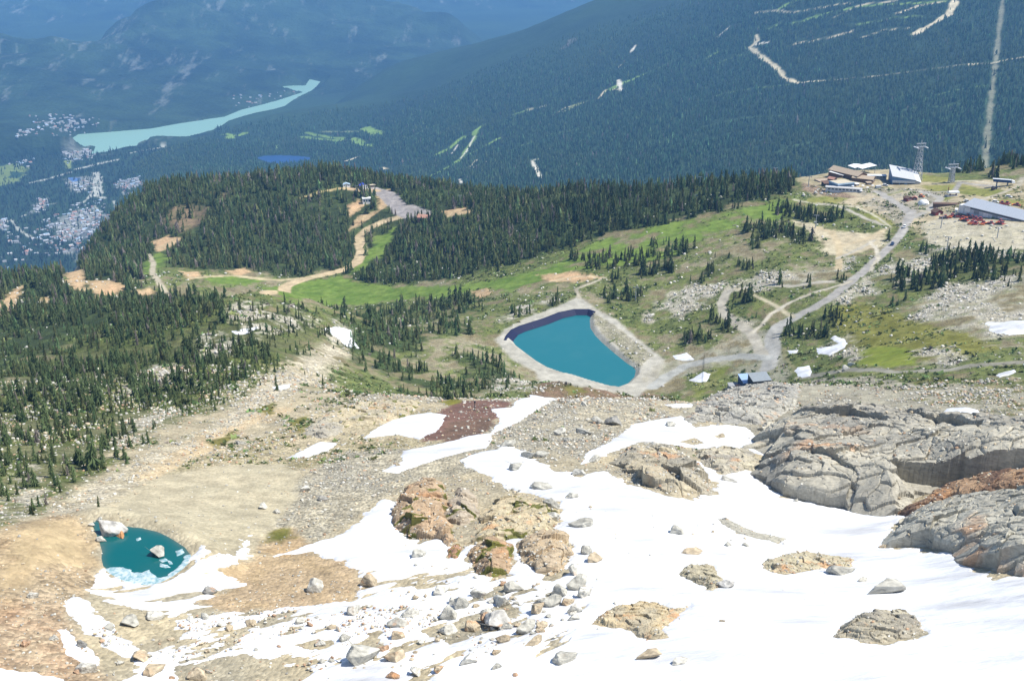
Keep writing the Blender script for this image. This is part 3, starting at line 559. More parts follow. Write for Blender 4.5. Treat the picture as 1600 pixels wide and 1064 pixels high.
snow(['1540,503 1567,503 1606,500 1640,512 1600,522 1578,524 1546,517'], [], 'dirty snow patch in the white talus at the right edge', amp=2)
snow(['1462,654 1480,638 1510,636 1527,640 1540,660 1526,664 1508,670 1482,664'], [], 'bright snow patch on top of the large grey crag', amp=0.7)
snow(['1537,682 1560,684 1606,688 1620,700 1590,699 1560,695'], [], 'long snow patch on the crag top at the right edge', amp=0.8)
snow(['425,605 455,600 450,607 430,610'], [], 'thin snow remnant on the pale rubble rib', amp=0.8)
snow(['1582,716 1620,716 1620,728 1590,726'], [], 'snow scrap at the right edge behind the brown ledge', amp=0.6)

SNOWG = np.full((NR, NA), -1e3)
for ad_, ho_ in SNP:
    g_ = np.full((NR, NA), -1e3)
    for t in ad_:
        w, s = region(t, 0.01); g_[w] = np.maximum(g_[w], s)
    for t in ho_:
        w, s = region(t, 0.01); g_[w] = np.minimum(g_[w], -s)
    SNOWG = np.maximum(SNOWG, g_)
# --- water
def water_mat(name, c, rough, spec=0.5, c2=None, scale=0.02, bump=0.05):
    m, nt, b = new_mat(name); b.inputs['Roughness'].default_value = rough; b.inputs['Specular IOR Level'].default_value = spec
    tc = nd(nt, 'ShaderNodeNewGeometry').outputs['Position']; n = nd(nt, 'ShaderNodeTexNoise'); n.inputs['Scale'].default_value = scale; nt.links.new(tc, n.inputs['Vector'])
    cc = mixc(nt, 'MIX', mapr(nt, n.outputs[0], 0.3, 0.7, 0, 1), c, c2 or c); nt.links.new(cc, b.inputs['Base Color'])
    w = nd(nt, 'ShaderNodeTexNoise'); w.inputs['Scale'].default_value = scale*40; nt.links.new(tc, w.inputs['Vector'])
    bp = nd(nt, 'ShaderNodeBump'); bp.inputs['Strength'].default_value = 0.25; bp.inputs['Distance'].default_value = bump; nt.links.new(w.outputs[0], bp.inputs['Height']); nt.links.new(bp.outputs[0], b.inputs['Normal'])
    return m
def sheet_poly(name, poly, z, grow, mat, label, cat='lake', rough_edge=0.0):
    q = pl(poly); Q = Pz(q[:, 0], q[:, 1], z); xy = np.stack([np.sin(Q[:, 0])*np.exp(Q[:, 1]), np.cos(Q[:, 0])*np.exp(Q[:, 1])], 1)
    n = len(xy); area = 0.5*np.sum(xy[:, 0]*np.roll(xy[:, 1], -1)-np.roll(xy[:, 0], -1)*xy[:, 1])
    if area < 0: xy = xy[::-1]
    t = np.roll(xy, -1, 0)-np.roll(xy, 1, 0); nrm = np.stack([t[:, 1], -t[:, 0]], 1); nrm /= np.linalg.norm(nrm, axis=1)[:, None]+1e-9
    xy = xy+nrm*grow
    bm = bmesh.new(); vs = [bm.verts.new((x, y, z)) for x, y in xy]; es = [bm.edges.new((vs[i], vs[(i+1) % n])) for i in range(n)]
    bmesh.ops.triangle_fill(bm, use_beauty=True, use_dissolve=False, edges=es, normal=(0, 0, 1))
    me = bpy.data.meshes.new(name); bm.to_mesh(me); bm.free(); me.materials.append(mat)
    for p in me.polygons: p.use_smooth = False
    return link(name, me, label=label, cat=cat, kind='structure')
def deep_water(name, poly, z, plane, grow, deep, shallow, width, step, label, cat):
    """water on a fine net; its colour pales to the colour of the shallows along the shore"""
    q = pl(poly); Q = Pz(q[:, 0], q[:, 1], plane); a = np.arange(Q[:, 0].min()-0.006, Q[:, 0].max()+0.006, step); l = np.arange(Q[:, 1].min()-0.012, Q[:, 1].max()+0.012, step*1.5); A, L = np.meshgrid(a, l); d = np.exp(L)
    sd = sdist(Q, A, L)*d; x, y = np.sin(A)*d, np.cos(A)*d; f = grid_faces(*A.shape); f = f[(sd > -grow).ravel()[f].any(1)]
    k = np.clip(np.exp(-np.maximum(sd+fbm(x, y, width*2.5, 3, 140)*width*0.8, 0)/width)+0.10*fbm(x, y, width*9, 3, 141), 0, 1)[..., None]; c = np.array(deep)*(1-k)+np.array(shallow)*k
    v, f, c = compact(np.stack([x, y, np.full(x.shape, z)], -1).reshape(-1, 3), f, c.reshape(-1, 3))
    m, nt, b = new_mat(name); b.inputs['Roughness'].default_value = 0.16; b.inputs['Specular IOR Level'].default_value = 0.5; at = nd(nt, 'ShaderNodeAttribute', attribute_name='Col'); nt.links.new(at.outputs['Color'], b.inputs['Base Color'])
    tc = nd(nt, 'ShaderNodeNewGeometry').outputs['Position']; w = nd(nt, 'ShaderNodeTexNoise'); w.inputs['Scale'].default_value = 0.55; w.inputs['Detail'].default_value = 4; nt.links.new(tc, w.inputs['Vector'])
    bp = nd(nt, 'ShaderNodeBump'); bp.inputs['Strength'].default_value = 0.35; bp.inputs['Distance'].default_value = 0.12; nt.links.new(w.outputs[0], bp.inputs['Height']); nt.links.new(bp.outputs[0], b.inputs['Normal'])
    link(name, mesh_np(name, v, f, c, [m], False), label=label, cat=cat, kind='structure')
deep_water('reservoir_water', RES_RIM, Z_WATER, ZR, 1.0, (0.009, 0.136, 0.156), (0.09, 0.22, 0.21), 1.6, 0.0008, 'teal blue reservoir water in a gravel bowl', 'reservoir')
deep_water('pond_water', TARN, Z_TARN-0.25, Z_TARN, 1.2, (0.0, 0.098, 0.102), (0.09, 0.13, 0.105), 1.1, 0.0007, 'dark teal meltwater pond at the left with ice along its shore', 'pond')
sheet_poly('lake_water', GREEN, Z_GREEN, 10, water_mat('glacial_lake', (0.25, 0.43, 0.33), 0.4, 0.3, (0.28, 0.46, 0.36), 0.001, 0.02), 'long milky turquoise lake in the valley', 'lake')
sheet_poly('dark_lake', POND, Z_POND, 6, water_mat('dark_lake', (0.008, 0.045, 0.16), 0.4, 0.3, (0.01, 0.05, 0.17), 0.002, 0.02), 'small dark blue lake in the forest below the turquoise one', 'lake')
# liner on the far bank of the reservoir, a skin 5 cm over the bank
ml, nt, b = new_mat('bank_liner'); b.inputs['Base Color'].default_value = (0.014, 0.017, 0.05, 1); b.inputs['Roughness'].default_value = 0.6
for t in ('788,532 791,525 799,516 812,510 828,505', '828,505 850,498 873,489 897,484 920,484 931,488'):
    q = pl(t); Q = Pz(q[:, 0], q[:, 1], ZR); xy = np.stack([np.sin(Q[:, 0])*np.exp(Q[:, 1]), np.cos(Q[:, 0])*np.exp(Q[:, 1])], 1)
    c0 = Pz(np.array([900.]), np.array([545.]), ZR)[0]; c0 = np.array([math.sin(c0[0])*math.exp(c0[1]), math.cos(c0[0])*math.exp(c0[1])])
    tg = np.gradient(xy, axis=0); inn = np.stack([-tg[:, 1], tg[:, 0]], 1); inn *= np.sign((inn*(c0-xy)).sum(1))[:, None]; inn /= np.linalg.norm(inn, axis=1)[:, None]
    rows = [np.concatenate([xy+inn*o, np.full((len(xy), 1), zz)], 1) for o, zz in ((-0.4, ZR+0.6), (1.0, ZR+0.62), (6.2, Z_WATER+0.35), (8.2, Z_WATER-0.6))]
    n = len(xy); V = np.concatenate(rows); F = np.concatenate([np.array([[k*n+i, k*n+i+1, (k+1)*n+i+1, (k+1)*n+i] for i in range(n-1)]) for k in range(3)])
    link('bank_liner', mesh_np('bank_liner', V, F, None, [ml], False), label='dark navy liner on the far bank of the reservoir, '+('left stretch' if q[0][0] < 800 else 'right stretch'), cat='liner', kind='structure')
# ice along the pond
mi, nt, b = new_mat('pond_ice'); tc = nd(nt, 'ShaderNodeNewGeometry').outputs['Position']; n = nd(nt, 'ShaderNodeTexNoise'); n.inputs['Scale'].default_value = 0.9; n.inputs['Detail'].default_value = 4; nt.links.new(tc, n.inputs['Vector'])
b.inputs['Roughness'].default_value = 0.4
nt.links.new(mixc(nt, 'MIX', mapr(nt, n.outputs[0], 0.38, 0.62, 0, 1), (0.50, 0.56, 0.58), (0.20, 0.34, 0.37)), b.inputs['Base Color'])
def ice(poly, label, amp=0.5, thick=0.25):
    q = pl(poly); A, L, x, y, h = fine([q], 0.0006); F = sdist(Pz(q[:, 0], q[:, 1], Z_TARN), A, L)*np.exp(L)+fbm(x, y, 3.0, 3, 90)*amp*2+fbm(x, y, 1.0, 2, 91)*amp*0.6
    z = Z_TARN-0.25+np.where(F > 0, thick*(1-np.exp(-F/0.6)), np.maximum(F*0.4, -0.4)); f = grid_faces(*A.shape); f = f[(F > -0.6).ravel()[f].any(1)]
    v, f = compact(np.stack([x, y, z], -1).reshape(-1, 3), f)
    link('ice_shelf' if thick < 0.3 else 'ice_floe', mesh_np('ice', v, f, None, [mi]), label=label, cat='ice', kind='structure')
ice('155,890 172,884 190,887 205,890 222,893 232,890 238,898 248,900 262,898 272,890 284,880 290,868 306,862 304,880 290,896 270,908 240,918 212,918 185,910 165,900', 'pale blue ice shelf along the near shore of the pond')
for t, lb in (('248,873 258,871 262,875 254,877', 'small white ice floe just below the grey boulder in the pond'), ('251,879 262,881 270,886 258,886 250,883', 'long white ice floe near the right shore of the pond'), ('213,840 219,838 220,841 215,843', 'tiny white ice floe alone in the middle of the pond'), ('274,860 284,856 287,862 277,867', 'ringed ice floe by the right shore of the pond'), ('262,874 268,876 270,880 264,880', 'slim ice floe drifting right of the small floe')):
    ice(t, lb, 0.25, 0.4)

# --- rock outcrops: raised, broken sheets of rock
def voro(x, y, cell, seed):
    """nearest and second nearest jittered cell centre: distances, id values, offset from the centre"""
    x = x/cell; y = y/cell; xi = np.floor(x).astype(np.int64); yi = np.floor(y).astype(np.int64)
    d1 = np.full(x.shape, 9.0); d2 = np.full(x.shape, 9.0); r = [np.zeros(x.shape) for _ in range(5)]
    for i in (-1, 0, 1):
        for j in (-1, 0, 1):
            cx, cy = (xi+i+seed*13) & 255, (yi+j+seed*29) & 255
            ox = xi+i+_tab[cx, cy]; oy = yi+j+_tab[cy, (cx+71) & 255]; dd = np.hypot(x-ox, y-oy)
            nw = dd < d1; d2 = np.where(nw, d1, np.minimum(d2, dd)); d1 = np.where(nw, dd, d1)
            for k, v in enumerate((_tab[(cx+11) & 255, cy], _tab[(cx+23) & 255, (cy+7) & 255], _tab[(cx+41) & 255, (cy+3) & 255], x-ox, y-oy)):
                r[k] = np.where(nw, v, r[k])
    return d1, d2, r
mr, nt, b = new_mat('crag_rock'); at = nd(nt, 'ShaderNodeAttribute', attribute_name='Col'); tc = nd(nt, 'ShaderNodeNewGeometry').outputs['Position']
n1 = nd(nt, 'ShaderNodeTexNoise'); n1.inputs['Scale'].default_value = 0.5; n1.inputs['Detail'].default_value = 6; nt.links.new(tc, n1.inputs['Vector'])
mp = nd(nt, 'ShaderNodeMapping'); mp.inputs['Rotation'].default_value = (0.3, 0.5, 0.4); mp.inputs['Scale'].default_value = (0.25, 1.2, 1.2); nt.links.new(tc, mp.inputs['Vector'])
n2 = nd(nt, 'ShaderNodeTexNoise'); n2.inputs['Scale'].default_value = 1.3; n2.inputs['Detail'].default_value = 5; nt.links.new(mp.outputs[0], n2.inputs['Vector'])
vo = nd(nt, 'ShaderNodeTexVoronoi', feature='DISTANCE_TO_EDGE'); vo.inputs['Scale'].default_value = 0.13; nt.links.new(mp.outputs[0], vo.inputs['Vector'])
c = mixc(nt, 'MULTIPLY', 1.0, at.outputs['Color'], gray(nt, mapr(nt, n1.outputs[0], 0.3, 0.7, 0.85, 1.28))); c = mixc(nt, 'MULTIPLY', 1.0, c, gray(nt, mapr(nt, n2.outputs[0], 0.3, 0.7, 0.84, 1.2)))
nt.links.new(c, b.inputs['Base Color'])
cr = mapr(nt, vo.outputs['Distance'], 0.0, 0.03, 0.0, 0.4); ad = nd(nt, 'ShaderNodeMath', operation='ADD'); nt.links.new(cr, ad.inputs[0]); nt.links.new(n2.outputs[0], ad.inputs[1])
bp = nd(nt, 'ShaderNodeBump'); bp.inputs['Strength'].default_value = 0.8; bp.inputs['Distance'].default_value = 0.3; nt.links.new(ad.outputs[0], bp.inputs['Height']); nt.links.new(bp.outputs[0], b.inputs['Normal'])
HK = 0.62
OUTC = []
def outcrop(poly, height, label, cols, step=0.0006, cell=6.0, edge=3.0, seed=1, tilt=1.0, back=None, rust=0.3, fine_w=0.35, moss=0.0):
    """front edges rise steeply over `edge` metres; back = (photo line) towards which the top sinks into the slope again"""
    q = pl(poly); A, L, x, y, h = fine([q], step, 0.010); s = sd_f(q, A, L); height *= HK
    s = s+fbm(x, y, cell*1.3, 3, seed)*edge*0.55
    d1, d2, r = voro(x+cell*0.3*fbm(x, y, cell*2, 2, seed+2), y+cell*0.3*fbm(x, y, cell*2, 2, seed+3), cell, seed)
    def cellmean(rr, q):
        _, iv = np.unique((rr[0]*1e4).astype(np.int64)*100003+(rr[1]*1e4).astype(np.int64), return_inverse=True); iv = iv.ravel()
        return (np.bincount(iv, q.ravel())/np.maximum(np.bincount(iv), 1))[iv].reshape(q.shape)
    e1, e2, r2 = voro(x+0.3*cell*fbm(x, y, cell*0.6, 2, seed+4), y, cell*0.36, seed+5)
    f1, f2, r3 = voro(x, y, cell*0.13, seed+9)
    s = 0.45*s+(0.55-fine_w)*cellmean(r, s)+fine_w*cellmean(r2, s)
    rise = np.clip(s/edge, 0, None); rise = rise/(1+rise**4)**0.25
    top = 1.0
    if back is not None:
        bq = pl(back); B = P(bq[:, 0], bq[:, 1]); db = -sdist(B, A, L, False)*np.exp(L); fr = np.clip(s, 0.01, None); top = sstep(0, 1, db/(db+fr*0.7))
    blk = (r[2]-0.45)*0.22+((r[0]-0.5)*r[3]+(r[1]-0.5)*r[4])*0.85*tilt
    b2 = (r2[2]-0.5)*0.10+((r2[0]-0.5)*r2[3]+(r2[1]-0.5)*r2[4])*0.22*tilt
    b3 = (r3[2]-0.5)*0.05+((r3[0]-0.5)*r3[3]+(r3[1]-0.5)*r3[4])*0.05+0.10*fbm(x, y, cell*0.5, 4, seed+14)
    crack = -0.30*np.exp(-((d2-d1)/0.05)**2)*sstep(-0.1, 0.3, fbm(x, y, cell*1.5, 2, seed+15))-0.06*np.exp(-((e2-e1)/0.08)**2)
    sc = min(height*1.1, cell*0.55)
    z = height*rise*top+sc*np.clip(s/edge+0.15, 0, 1)*(blk+b2+b3+crack*0.8)
    z = np.where(s > 0, np.maximum(z, 0.12), np.maximum(s*0.6, -1.0))
    c = two(cols[0], cols[1], 0.5+0.8*fbm(x, y, cell*1.5, 4, seed+6)+0.6*(r[2]-0.5))
    ru = sstep(0.25, 0.7, fbm(x, y, cell*1.8, 4, seed+7)+0.5*(r2[2]-0.5)+rust-0.3)*0.8
    if rust > 0: c = c*(1-ru[..., None]*0.75)+lin((198, 150, 106))*ru[..., None]*0.75
    if moss > 0:
        mo = sstep(0.35, 0.5, fbm(x, y, cell*0.9, 3, seed+8)+moss-0.3+0.6*np.exp(-((d2-d1)/0.12)**2))*0.9; c = c*(1-mo[..., None])+lin((98, 102, 40))*mo[..., None]
    OUTC.append((A[0, 0], L[0, 0], A[0, 1]-A[0, 0], L[1, 0]-L[0, 0], (h+z).astype(np.float32)))
    f = grid_faces(*A.shape); f = f[(s > -0.6).ravel()[f].any(1)]
    v, f, c = compact(np.stack([x, y, h+z], -1).reshape(-1, 3), f, c.reshape(-1, 3))
    return link('rock_outcrop', mesh_np('rock_outcrop', v, f, c, [mr], False), label=label, cat='rock outcrop')
GY, GT, GB = (188, 180, 156), (200, 190, 164), (160, 154, 140)
outcrop('1150,700 1188,712 1192,742 1218,773 1300,788 1400,804 1432,786 1470,762 1540,742 1600,730 1680,735 1680,690 1540,672 1440,662 1400,650 1300,650 1220,664', 32, 'large grey cracked crag with rust streaks rising above the snowfield', ((184, 178, 160), (150, 146, 134)), step=0.00048, fine_w=0.16, cell=21, edge=13, seed=3, back='1150,700 1220,664 1300,650 1400,650 1440,662 1540,672 1680,690', rust=0.16, tilt=0.55)
outcrop('1400,803 1430,792 1470,768 1530,748 1600,742 1680,745 1680,775 1600,770 1540,775 1480,785 1430,808', 6, 'rusty brown ledge with dark overhangs between two grey crags', ((170, 142, 112), (110, 86, 72)), cell=5, edge=2.5, seed=4, rust=0.35)
outcrop('1384,858 1388,834 1416,812 1470,792 1530,780 1600,772 1680,775 1680,908 1600,906 1540,898 1515,888 1510,868 1460,860 1420,858', 15, 'pale grey split crag at the right edge standing over the snow', ((188, 184, 168), (164, 160, 146)), step=0.0005, fine_w=0.2, cell=13, edge=6.5, seed=5, back='1388,834 1416,812 1470,792 1530,780 1600,772 1680,775', rust=0.16, tilt=0.55)
outcrop(HO3, 9, 'dark stained bulging outcrop in the upper snowfield', ((182, 170, 142), (156, 150, 134)), cell=10, fine_w=0.2, edge=5, seed=6, rust=0.35, back='957,722 975,706 1010,700 1060,706 1088,728')
outcrop('1088,706 1120,702 1170,708 1192,722 1188,742 1165,736 1130,742 1100,728', 5, 'low grey slab just left of the large crag', (GY, GB), cell=5, edge=3.5, seed=7, rust=0.1)
outcrop('612,800 625,772 648,758 690,760 702,790 700,820 712,845 700,866 694,852 680,840 655,848 630,838 618,825', 8, 'reddish left block of the broken outcrop, with green moss', ((186, 160, 128), (166, 146, 120)), cell=8, fine_w=0.22, edge=3.0, seed=8, rust=0.38, moss=0.1)
outcrop('690,815 700,790 712,765 735,768 748,790 745,812 720,822', 8, 'tall pointed grey-purple slab in the middle of the broken outcrop', ((180, 166, 144), (160, 150, 134)), cell=9, edge=4, seed=9, rust=0.1, moss=0.05)
outcrop('735,852 750,815 770,785 800,775 840,788 870,795 872,820 850,838 800,845 770,850', 5, 'rubbly tan shoulder on the right of the broken outcrop', ((194, 178, 146), (178, 168, 140)), cell=6.5, fine_w=0.22, edge=3, seed=10, rust=0.25, moss=0.04)
outcrop(R1B, 5.5, 'brown split block with moss at the lower tip of the broken outcrop', ((184, 158, 124), (160, 138, 112)), cell=7, fine_w=0.22, edge=2.5, seed=11, rust=0.3, moss=0.08)
outcrop(R1C, 5.5, 'slanting pinkish slab at the lower right of the broken outcrop', ((190, 170, 138), (172, 156, 132)), cell=9, fine_w=0.2, edge=2.8, seed=12, rust=0.2)
outcrop('697,862 716,848 724,862 714,876 702,872', 2.2, 'small rounded red-brown knob below the broken outcrop', ((176, 134, 104), (150, 122, 100)), cell=3, edge=1.5, seed=13, rust=0.5, moss=0.1)
outcrop(O6, 2.6, 'long low outcrop with an orange streak in the snow', ((186, 178, 150), (176, 166, 140)), cell=4, edge=2, seed=14, rust=0.4)
outcrop(O7, 2.8, 'small tan rubble outcrop in the middle of the snow', ((182, 174, 148), (160, 152, 130)), cell=3, edge=1.8, seed=15, rust=0.15)
outcrop(O8, 4.2, 'layered grey-tan outcrop in the lower right snow', ((176, 168, 146), (150, 144, 130)), cell=4, edge=2.4, seed=16, rust=0.25)
outcrop(O9, 2.6, 'orange-tan rubble heap low in the centre snow', ((192, 174, 138), (174, 164, 140)), cell=2.6, edge=2, seed=17, rust=0.3)
outcrop(O10, 0.9, 'thin grey gravel strip melted out of the snow', ((176, 172, 156), (160, 156, 142)), cell=2, edge=1.2, seed=18, rust=0)
outcrop('478,676 490,664 505,658 530,658 540,668 524,682 500,686', 4, 'rounded grey slab above the gravel fan on the left', (GY, GB), cell=7, edge=3.5, seed=19, rust=0)
outcrop('480,660 540,636 600,628 660,628 640,650 600,662 540,668', 4, 'tan weathered rock shelf at the rim above the fir wood', ((190, 176, 144), (170, 162, 140)), cell=6, edge=4, seed=20, rust=0.2, moss=0.15)
outcrop('1062,668 1090,640 1130,618 1200,606 1250,606 1240,640 1190,664 1140,662 1095,658', 6, 'fractured grey rock hump behind the left snow patch', ((176, 172, 158), (152, 150, 142)), cell=7, edge=5, seed=21, rust=0.15)

# ---------------------------------------------------------------- trees
mfo, nt, b = new_mat('needles'); at = nd(nt, 'ShaderNodeAttribute', attribute_name='Col'); oi = nd(nt, 'ShaderNodeObjectInfo')
b.inputs['Roughness'].default_value = 0.85; b.inputs['Specular IOR Level'].default_value = 0.1
cc = mixc(nt, 'MULTIPLY', 1.0, at.outputs['Color'], gray(nt, mapr(nt, oi.outputs['Random'], 0, 1, 0.75, 1.3))); nt.links.new(cc, b.inputs['Base Color'])
mbk, nt, b = new_mat('bark'); b.inputs['Base Color'].default_value = (0.10, 0.075, 0.055, 1)
def cone_crown(r, tiers, spokes, rad, low, jit, ragged=0.5):
    """an uneven conifer crown of height 1: skirts of drooping boughs with deep notches between them"""
    V, F = [], []; top = 1.0
    for k in range(tiers):
        t0 = low+(1-low)*(k/tiers)**0.92; t1 = min(1.0, t0+(1-low)/tiers*r.uniform(1.5, 2.1)); R = rad*(1-(t0-low)/(1-low))**0.8*r.uniform(0.8, 1.2)+0.008
        ox, oy = r.normal(0, jit*0.12, 2)*rad; a0 = r.uniform(0, 6.28); n = 2*spokes; base = len(V)
        V.append((ox, oy, t1))
        for j in range(n):
            a = a0+2*math.pi*j/n+r.normal(0, 0.12); q = R*(r.uniform(0.85, 1.25) if j % 2 == 0 else r.uniform(0.3, 0.3+ragged*0.6))
            V.append((ox+q*math.cos(a), oy+q*math.sin(a), t0+(r.uniform(-0.5, 0.1) if j % 2 == 0 else r.uniform(0.1, 0.6))*(1-low)/tiers))
        for j in range(n): F.append((base, base+1+j, base+1+(j+1) % n))
    return np.array(V, np.float32), np.array(F, np.int32)
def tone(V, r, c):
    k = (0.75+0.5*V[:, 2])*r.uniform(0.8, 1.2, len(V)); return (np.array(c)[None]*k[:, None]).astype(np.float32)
LEAF = (0.080, 0.110, 0.045)
NEARP = [cone_crown(np.random.default_rng(40+i), 11, 7, [0.15, 0.19, 0.13, 0.22, 0.17, 0.20][i], 0.04, 1.0) for i in range(6)]
MIDP = [cone_crown(np.random.default_rng(60+i), 6, 5, [0.14, 0.18, 0.12, 0.20, 0.16][i], 0.03, 1.0) for i in range(5)]
FARP = [cone_crown(np.random.default_rng(80+i), 3, 3, [0.17, 0.21, 0.15, 0.24][i], 0.0, 1.0) for i in range(4)]
dA = (acol[1]-acol[0]); dL = np.gradient(lrow)[:, None]; AREA = (D*D)*dA*dL
def scatter(dens, seed):
    r = np.random.default_rng(seed); lam = (dens*AREA).astype(np.float64); n = r.poisson(lam); idx = np.repeat(np.arange(n.size), n.ravel())
    ri, ci = np.divmod(idx, NA); a = acol[ci]+r.uniform(-0.5, 0.5, len(idx))*dA; l = lrow[ri]+r.uniform(-0.5, 0.5, len(idx))*dL[ri, 0]
    return a, l, r
def visible(a, l, h):
    d = np.exp(l); z = bil(H, a, l); return (z+h)/d >= bil(M, a, l)-0.002, d, z
DEN *= (KIND == 1)*np.clip(0.30+1.0*sstep(-0.45, 0.1, n_mid+0.8*n_big), 0, 1.2)
a, l, r = scatter(DEN, 5)
d = np.exp(l); x, y = np.sin(a)*d, np.cos(a)*d
hh = np.clip(5.0+5.0*sstep(600, 1350, d), 0, 15)*r.lognormal(0.0, 0.36, len(a))*(1+0.35*fbm(x, y, 60, 2, 95))
hh = np.clip(hh, 1.8, 19)
vis, d, z = visible(a, l, hh+10); inside = np.abs(np.tan(a)) < 0.66
keep = vis & inside; a, l, d, z, x, y, hh = [q[keep] for q in (a, l, d, z, x, y, hh)]
n_near_trees = len(a)
# screen place of each tree foot (only used to pick the ones that show largest and to name the wood they stand in)
def proj(x, y, z):
    yc = y*math.cos(PITCH)-z*math.sin(PITCH); zc = y*math.sin(PITCH)+z*math.cos(PITCH)
    return CX+FPX*x/yc, CY-FPX*zc/yc
px, py = proj(x, y, z); seen = (bil(S, a, l) >= bil(M, a, l)-0.001) & (px > 4) & (px < 1596)
# which wood
ZONES = [('fir in the scattered wood on the left slope above the pond', 'firs of the wood on the left slope', (px < 540) & (py > 480)),
         ('fir in the steep wood just left of the teal reservoir', 'firs of the wood left of the reservoir', (px >= 540) & (px < 850) & (py > 480)),
         ('fir in the loose clumps on the rocky bench right of the reservoir', 'firs in clumps on the right bench', (px >= 850) & (py > 300)),
         ('fir in the belt along the green meadow behind the reservoir', 'firs along the meadow', (px >= 0) & (py > 0))]
app = hh/d*np.where(seen, 1, 0); zone = np.select([zc for _, _, zc in ZONES], [0, 1, 2, 3])
order = np.argsort(-app); chosen = order[:292]; rest = np.ones(len(a), bool); rest[chosen] = False
tr, ft = [], []
proto_crown = []
for i, (V, F) in enumerate(NEARP):
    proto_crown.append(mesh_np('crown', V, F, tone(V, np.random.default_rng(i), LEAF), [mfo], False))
ang = np.linspace(0, 2*math.pi, 7)[:-1]
TV = np.concatenate([np.stack([np.cos(ang)*rr, np.sin(ang)*rr, np.full(6, zz)], 1) for rr, zz in ((0.022, -0.03), (0.015, 0.3), (0.004, 0.9))])
TF = np.array([[k*6+j, k*6+(j+1) % 6, (k+1)*6+(j+1) % 6, (k+1)*6+j] for k in range(2) for j in range(6)])
trunk_me = mesh_np('trunk', TV, TF, None, [mbk], True)
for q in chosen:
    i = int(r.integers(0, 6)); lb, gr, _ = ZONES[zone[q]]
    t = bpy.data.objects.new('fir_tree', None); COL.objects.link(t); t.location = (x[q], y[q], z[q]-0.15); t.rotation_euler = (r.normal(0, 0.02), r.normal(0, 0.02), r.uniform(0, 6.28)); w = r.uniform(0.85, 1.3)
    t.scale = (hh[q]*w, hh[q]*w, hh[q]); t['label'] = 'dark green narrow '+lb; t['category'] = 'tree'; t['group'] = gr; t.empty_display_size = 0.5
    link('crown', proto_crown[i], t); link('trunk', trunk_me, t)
def forest(name, x, y, z, h, protos, r, label, base=LEAF, dead=0.03, wide=(0.85, 1.3), light=None):
    """the mass of trees nobody counts: one mesh"""
    VV, FF, CC = [], [], []; off = 0; which = r.integers(0, len(protos), len(x))
    for i, (V, F) in enumerate(protos):
        s = np.where(which == i)[0]; n = len(s)
        if not n: continue
        th = r.uniform(0, 6.28, n); w = h[s]*r.uniform(*wide, n); ca, sa = np.cos(th)*w, np.sin(th)*w
        lx, ly = r.normal(0, 0.03, n), r.normal(0, 0.03, n)
        vx = x[s][:, None]+V[None, :, 0]*ca[:, None]-V[None, :, 1]*sa[:, None]+V[None, :, 2]*(lx*h[s])[:, None]
        vy = y[s][:, None]+V[None, :, 0]*sa[:, None]+V[None, :, 1]*ca[:, None]+V[None, :, 2]*(ly*h[s])[:, None]
        vz = z[s][:, None]-0.2+V[None, :, 2]*h[s][:, None]
        VV.append(np.stack([vx, vy, vz], -1).reshape(-1, 3)); FF.append((F[None]+(np.arange(n)*len(V))[:, None, None]+off).reshape(-1, 3)); off += n*len(V)
        c = np.array(base)[None]*r.lognormal(0, 0.34, n)[:, None]*np.array([1, 1, 1])+0
        c[:, 0] *= r.uniform(0.8, 1.3, n)
        if light is not None: c = c*(1-light[s][:, None])+np.array([0.105, 0.14, 0.05])*light[s][:, None]
        dd = r.random(n) < dead; c[dd] = np.array([0.19, 0.165, 0.14])*r.uniform(0.7, 1.2, dd.sum())[:, None]
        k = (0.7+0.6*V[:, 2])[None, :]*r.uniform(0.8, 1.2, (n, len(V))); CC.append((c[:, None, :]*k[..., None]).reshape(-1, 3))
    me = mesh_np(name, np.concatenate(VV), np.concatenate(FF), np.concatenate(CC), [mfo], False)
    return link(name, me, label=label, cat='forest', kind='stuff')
lt = sstep(0.15, 0.5, fbm(x, y, 45, 3, 97))*0.5
for k, lb in enumerate(('dense dark fir wood covering the left slope', 'fir wood on the steep ground left of the reservoir', 'clumps of firs dotted over the right bench', 'dark conifer forest over the rounded hill and along the ridge')):
    s = rest & (zone == k)
    nearer = s & (d < 1150)
    P_ = MIDP
    if s.any(): forest('fir_forest', x[s], y[s], z[s], hh[s], P_, r, lb, light=lt[s], dead=0.04 if k != 3 else 0.07)
# far side
cutm = FARCUT
dn = np.where((KIND == 2) & (D < 7600), 0.0072*sstep(7600, 6000, D)+0.0016, 0)*(1-0.97*cutm)*np.clip(0.75+0.6*n_far, 0.25, 1.3)
dn *= np.clip((np.abs(np.tan(acol))[None, :] < 0.62), 0, 1)
a, l, r2 = scatter(dn, 6); h = r2.lognormal(math.log(15), 0.28, len(a)); v, d, z = visible(a, l, h); w_, sg = region(POND, 0.05, True, Z_POND); g = np.full((NR, NA), -1e4); g[w_] = sg; v &= (bil(g, a, l) < -15) & (bil(g, a, l+0.012) < 0) & (bil(g, a, l+0.022) < 0)
a, l, d, z, h = [q[v] for q in (a, l, d, z, h)]
n_far_trees = len(a); xx, yy = np.sin(a)*d, np.cos(a)*d; lt = sstep(0.0, 0.5, fbm(xx, yy, 420, 4, 98)+0.4*fbm(xx, yy, 1500, 2, 99))*0.55
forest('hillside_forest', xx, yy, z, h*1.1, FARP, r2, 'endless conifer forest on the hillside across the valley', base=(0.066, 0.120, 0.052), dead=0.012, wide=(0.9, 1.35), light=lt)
dn = np.where((KIND == 0) & (D > 3800) & (D < 8200), 0.0022, 0)*(1-0.7*np.clip(FARCUT, 0, 1))*(np.abs(np.tan(acol))[None, :] < 0.62)
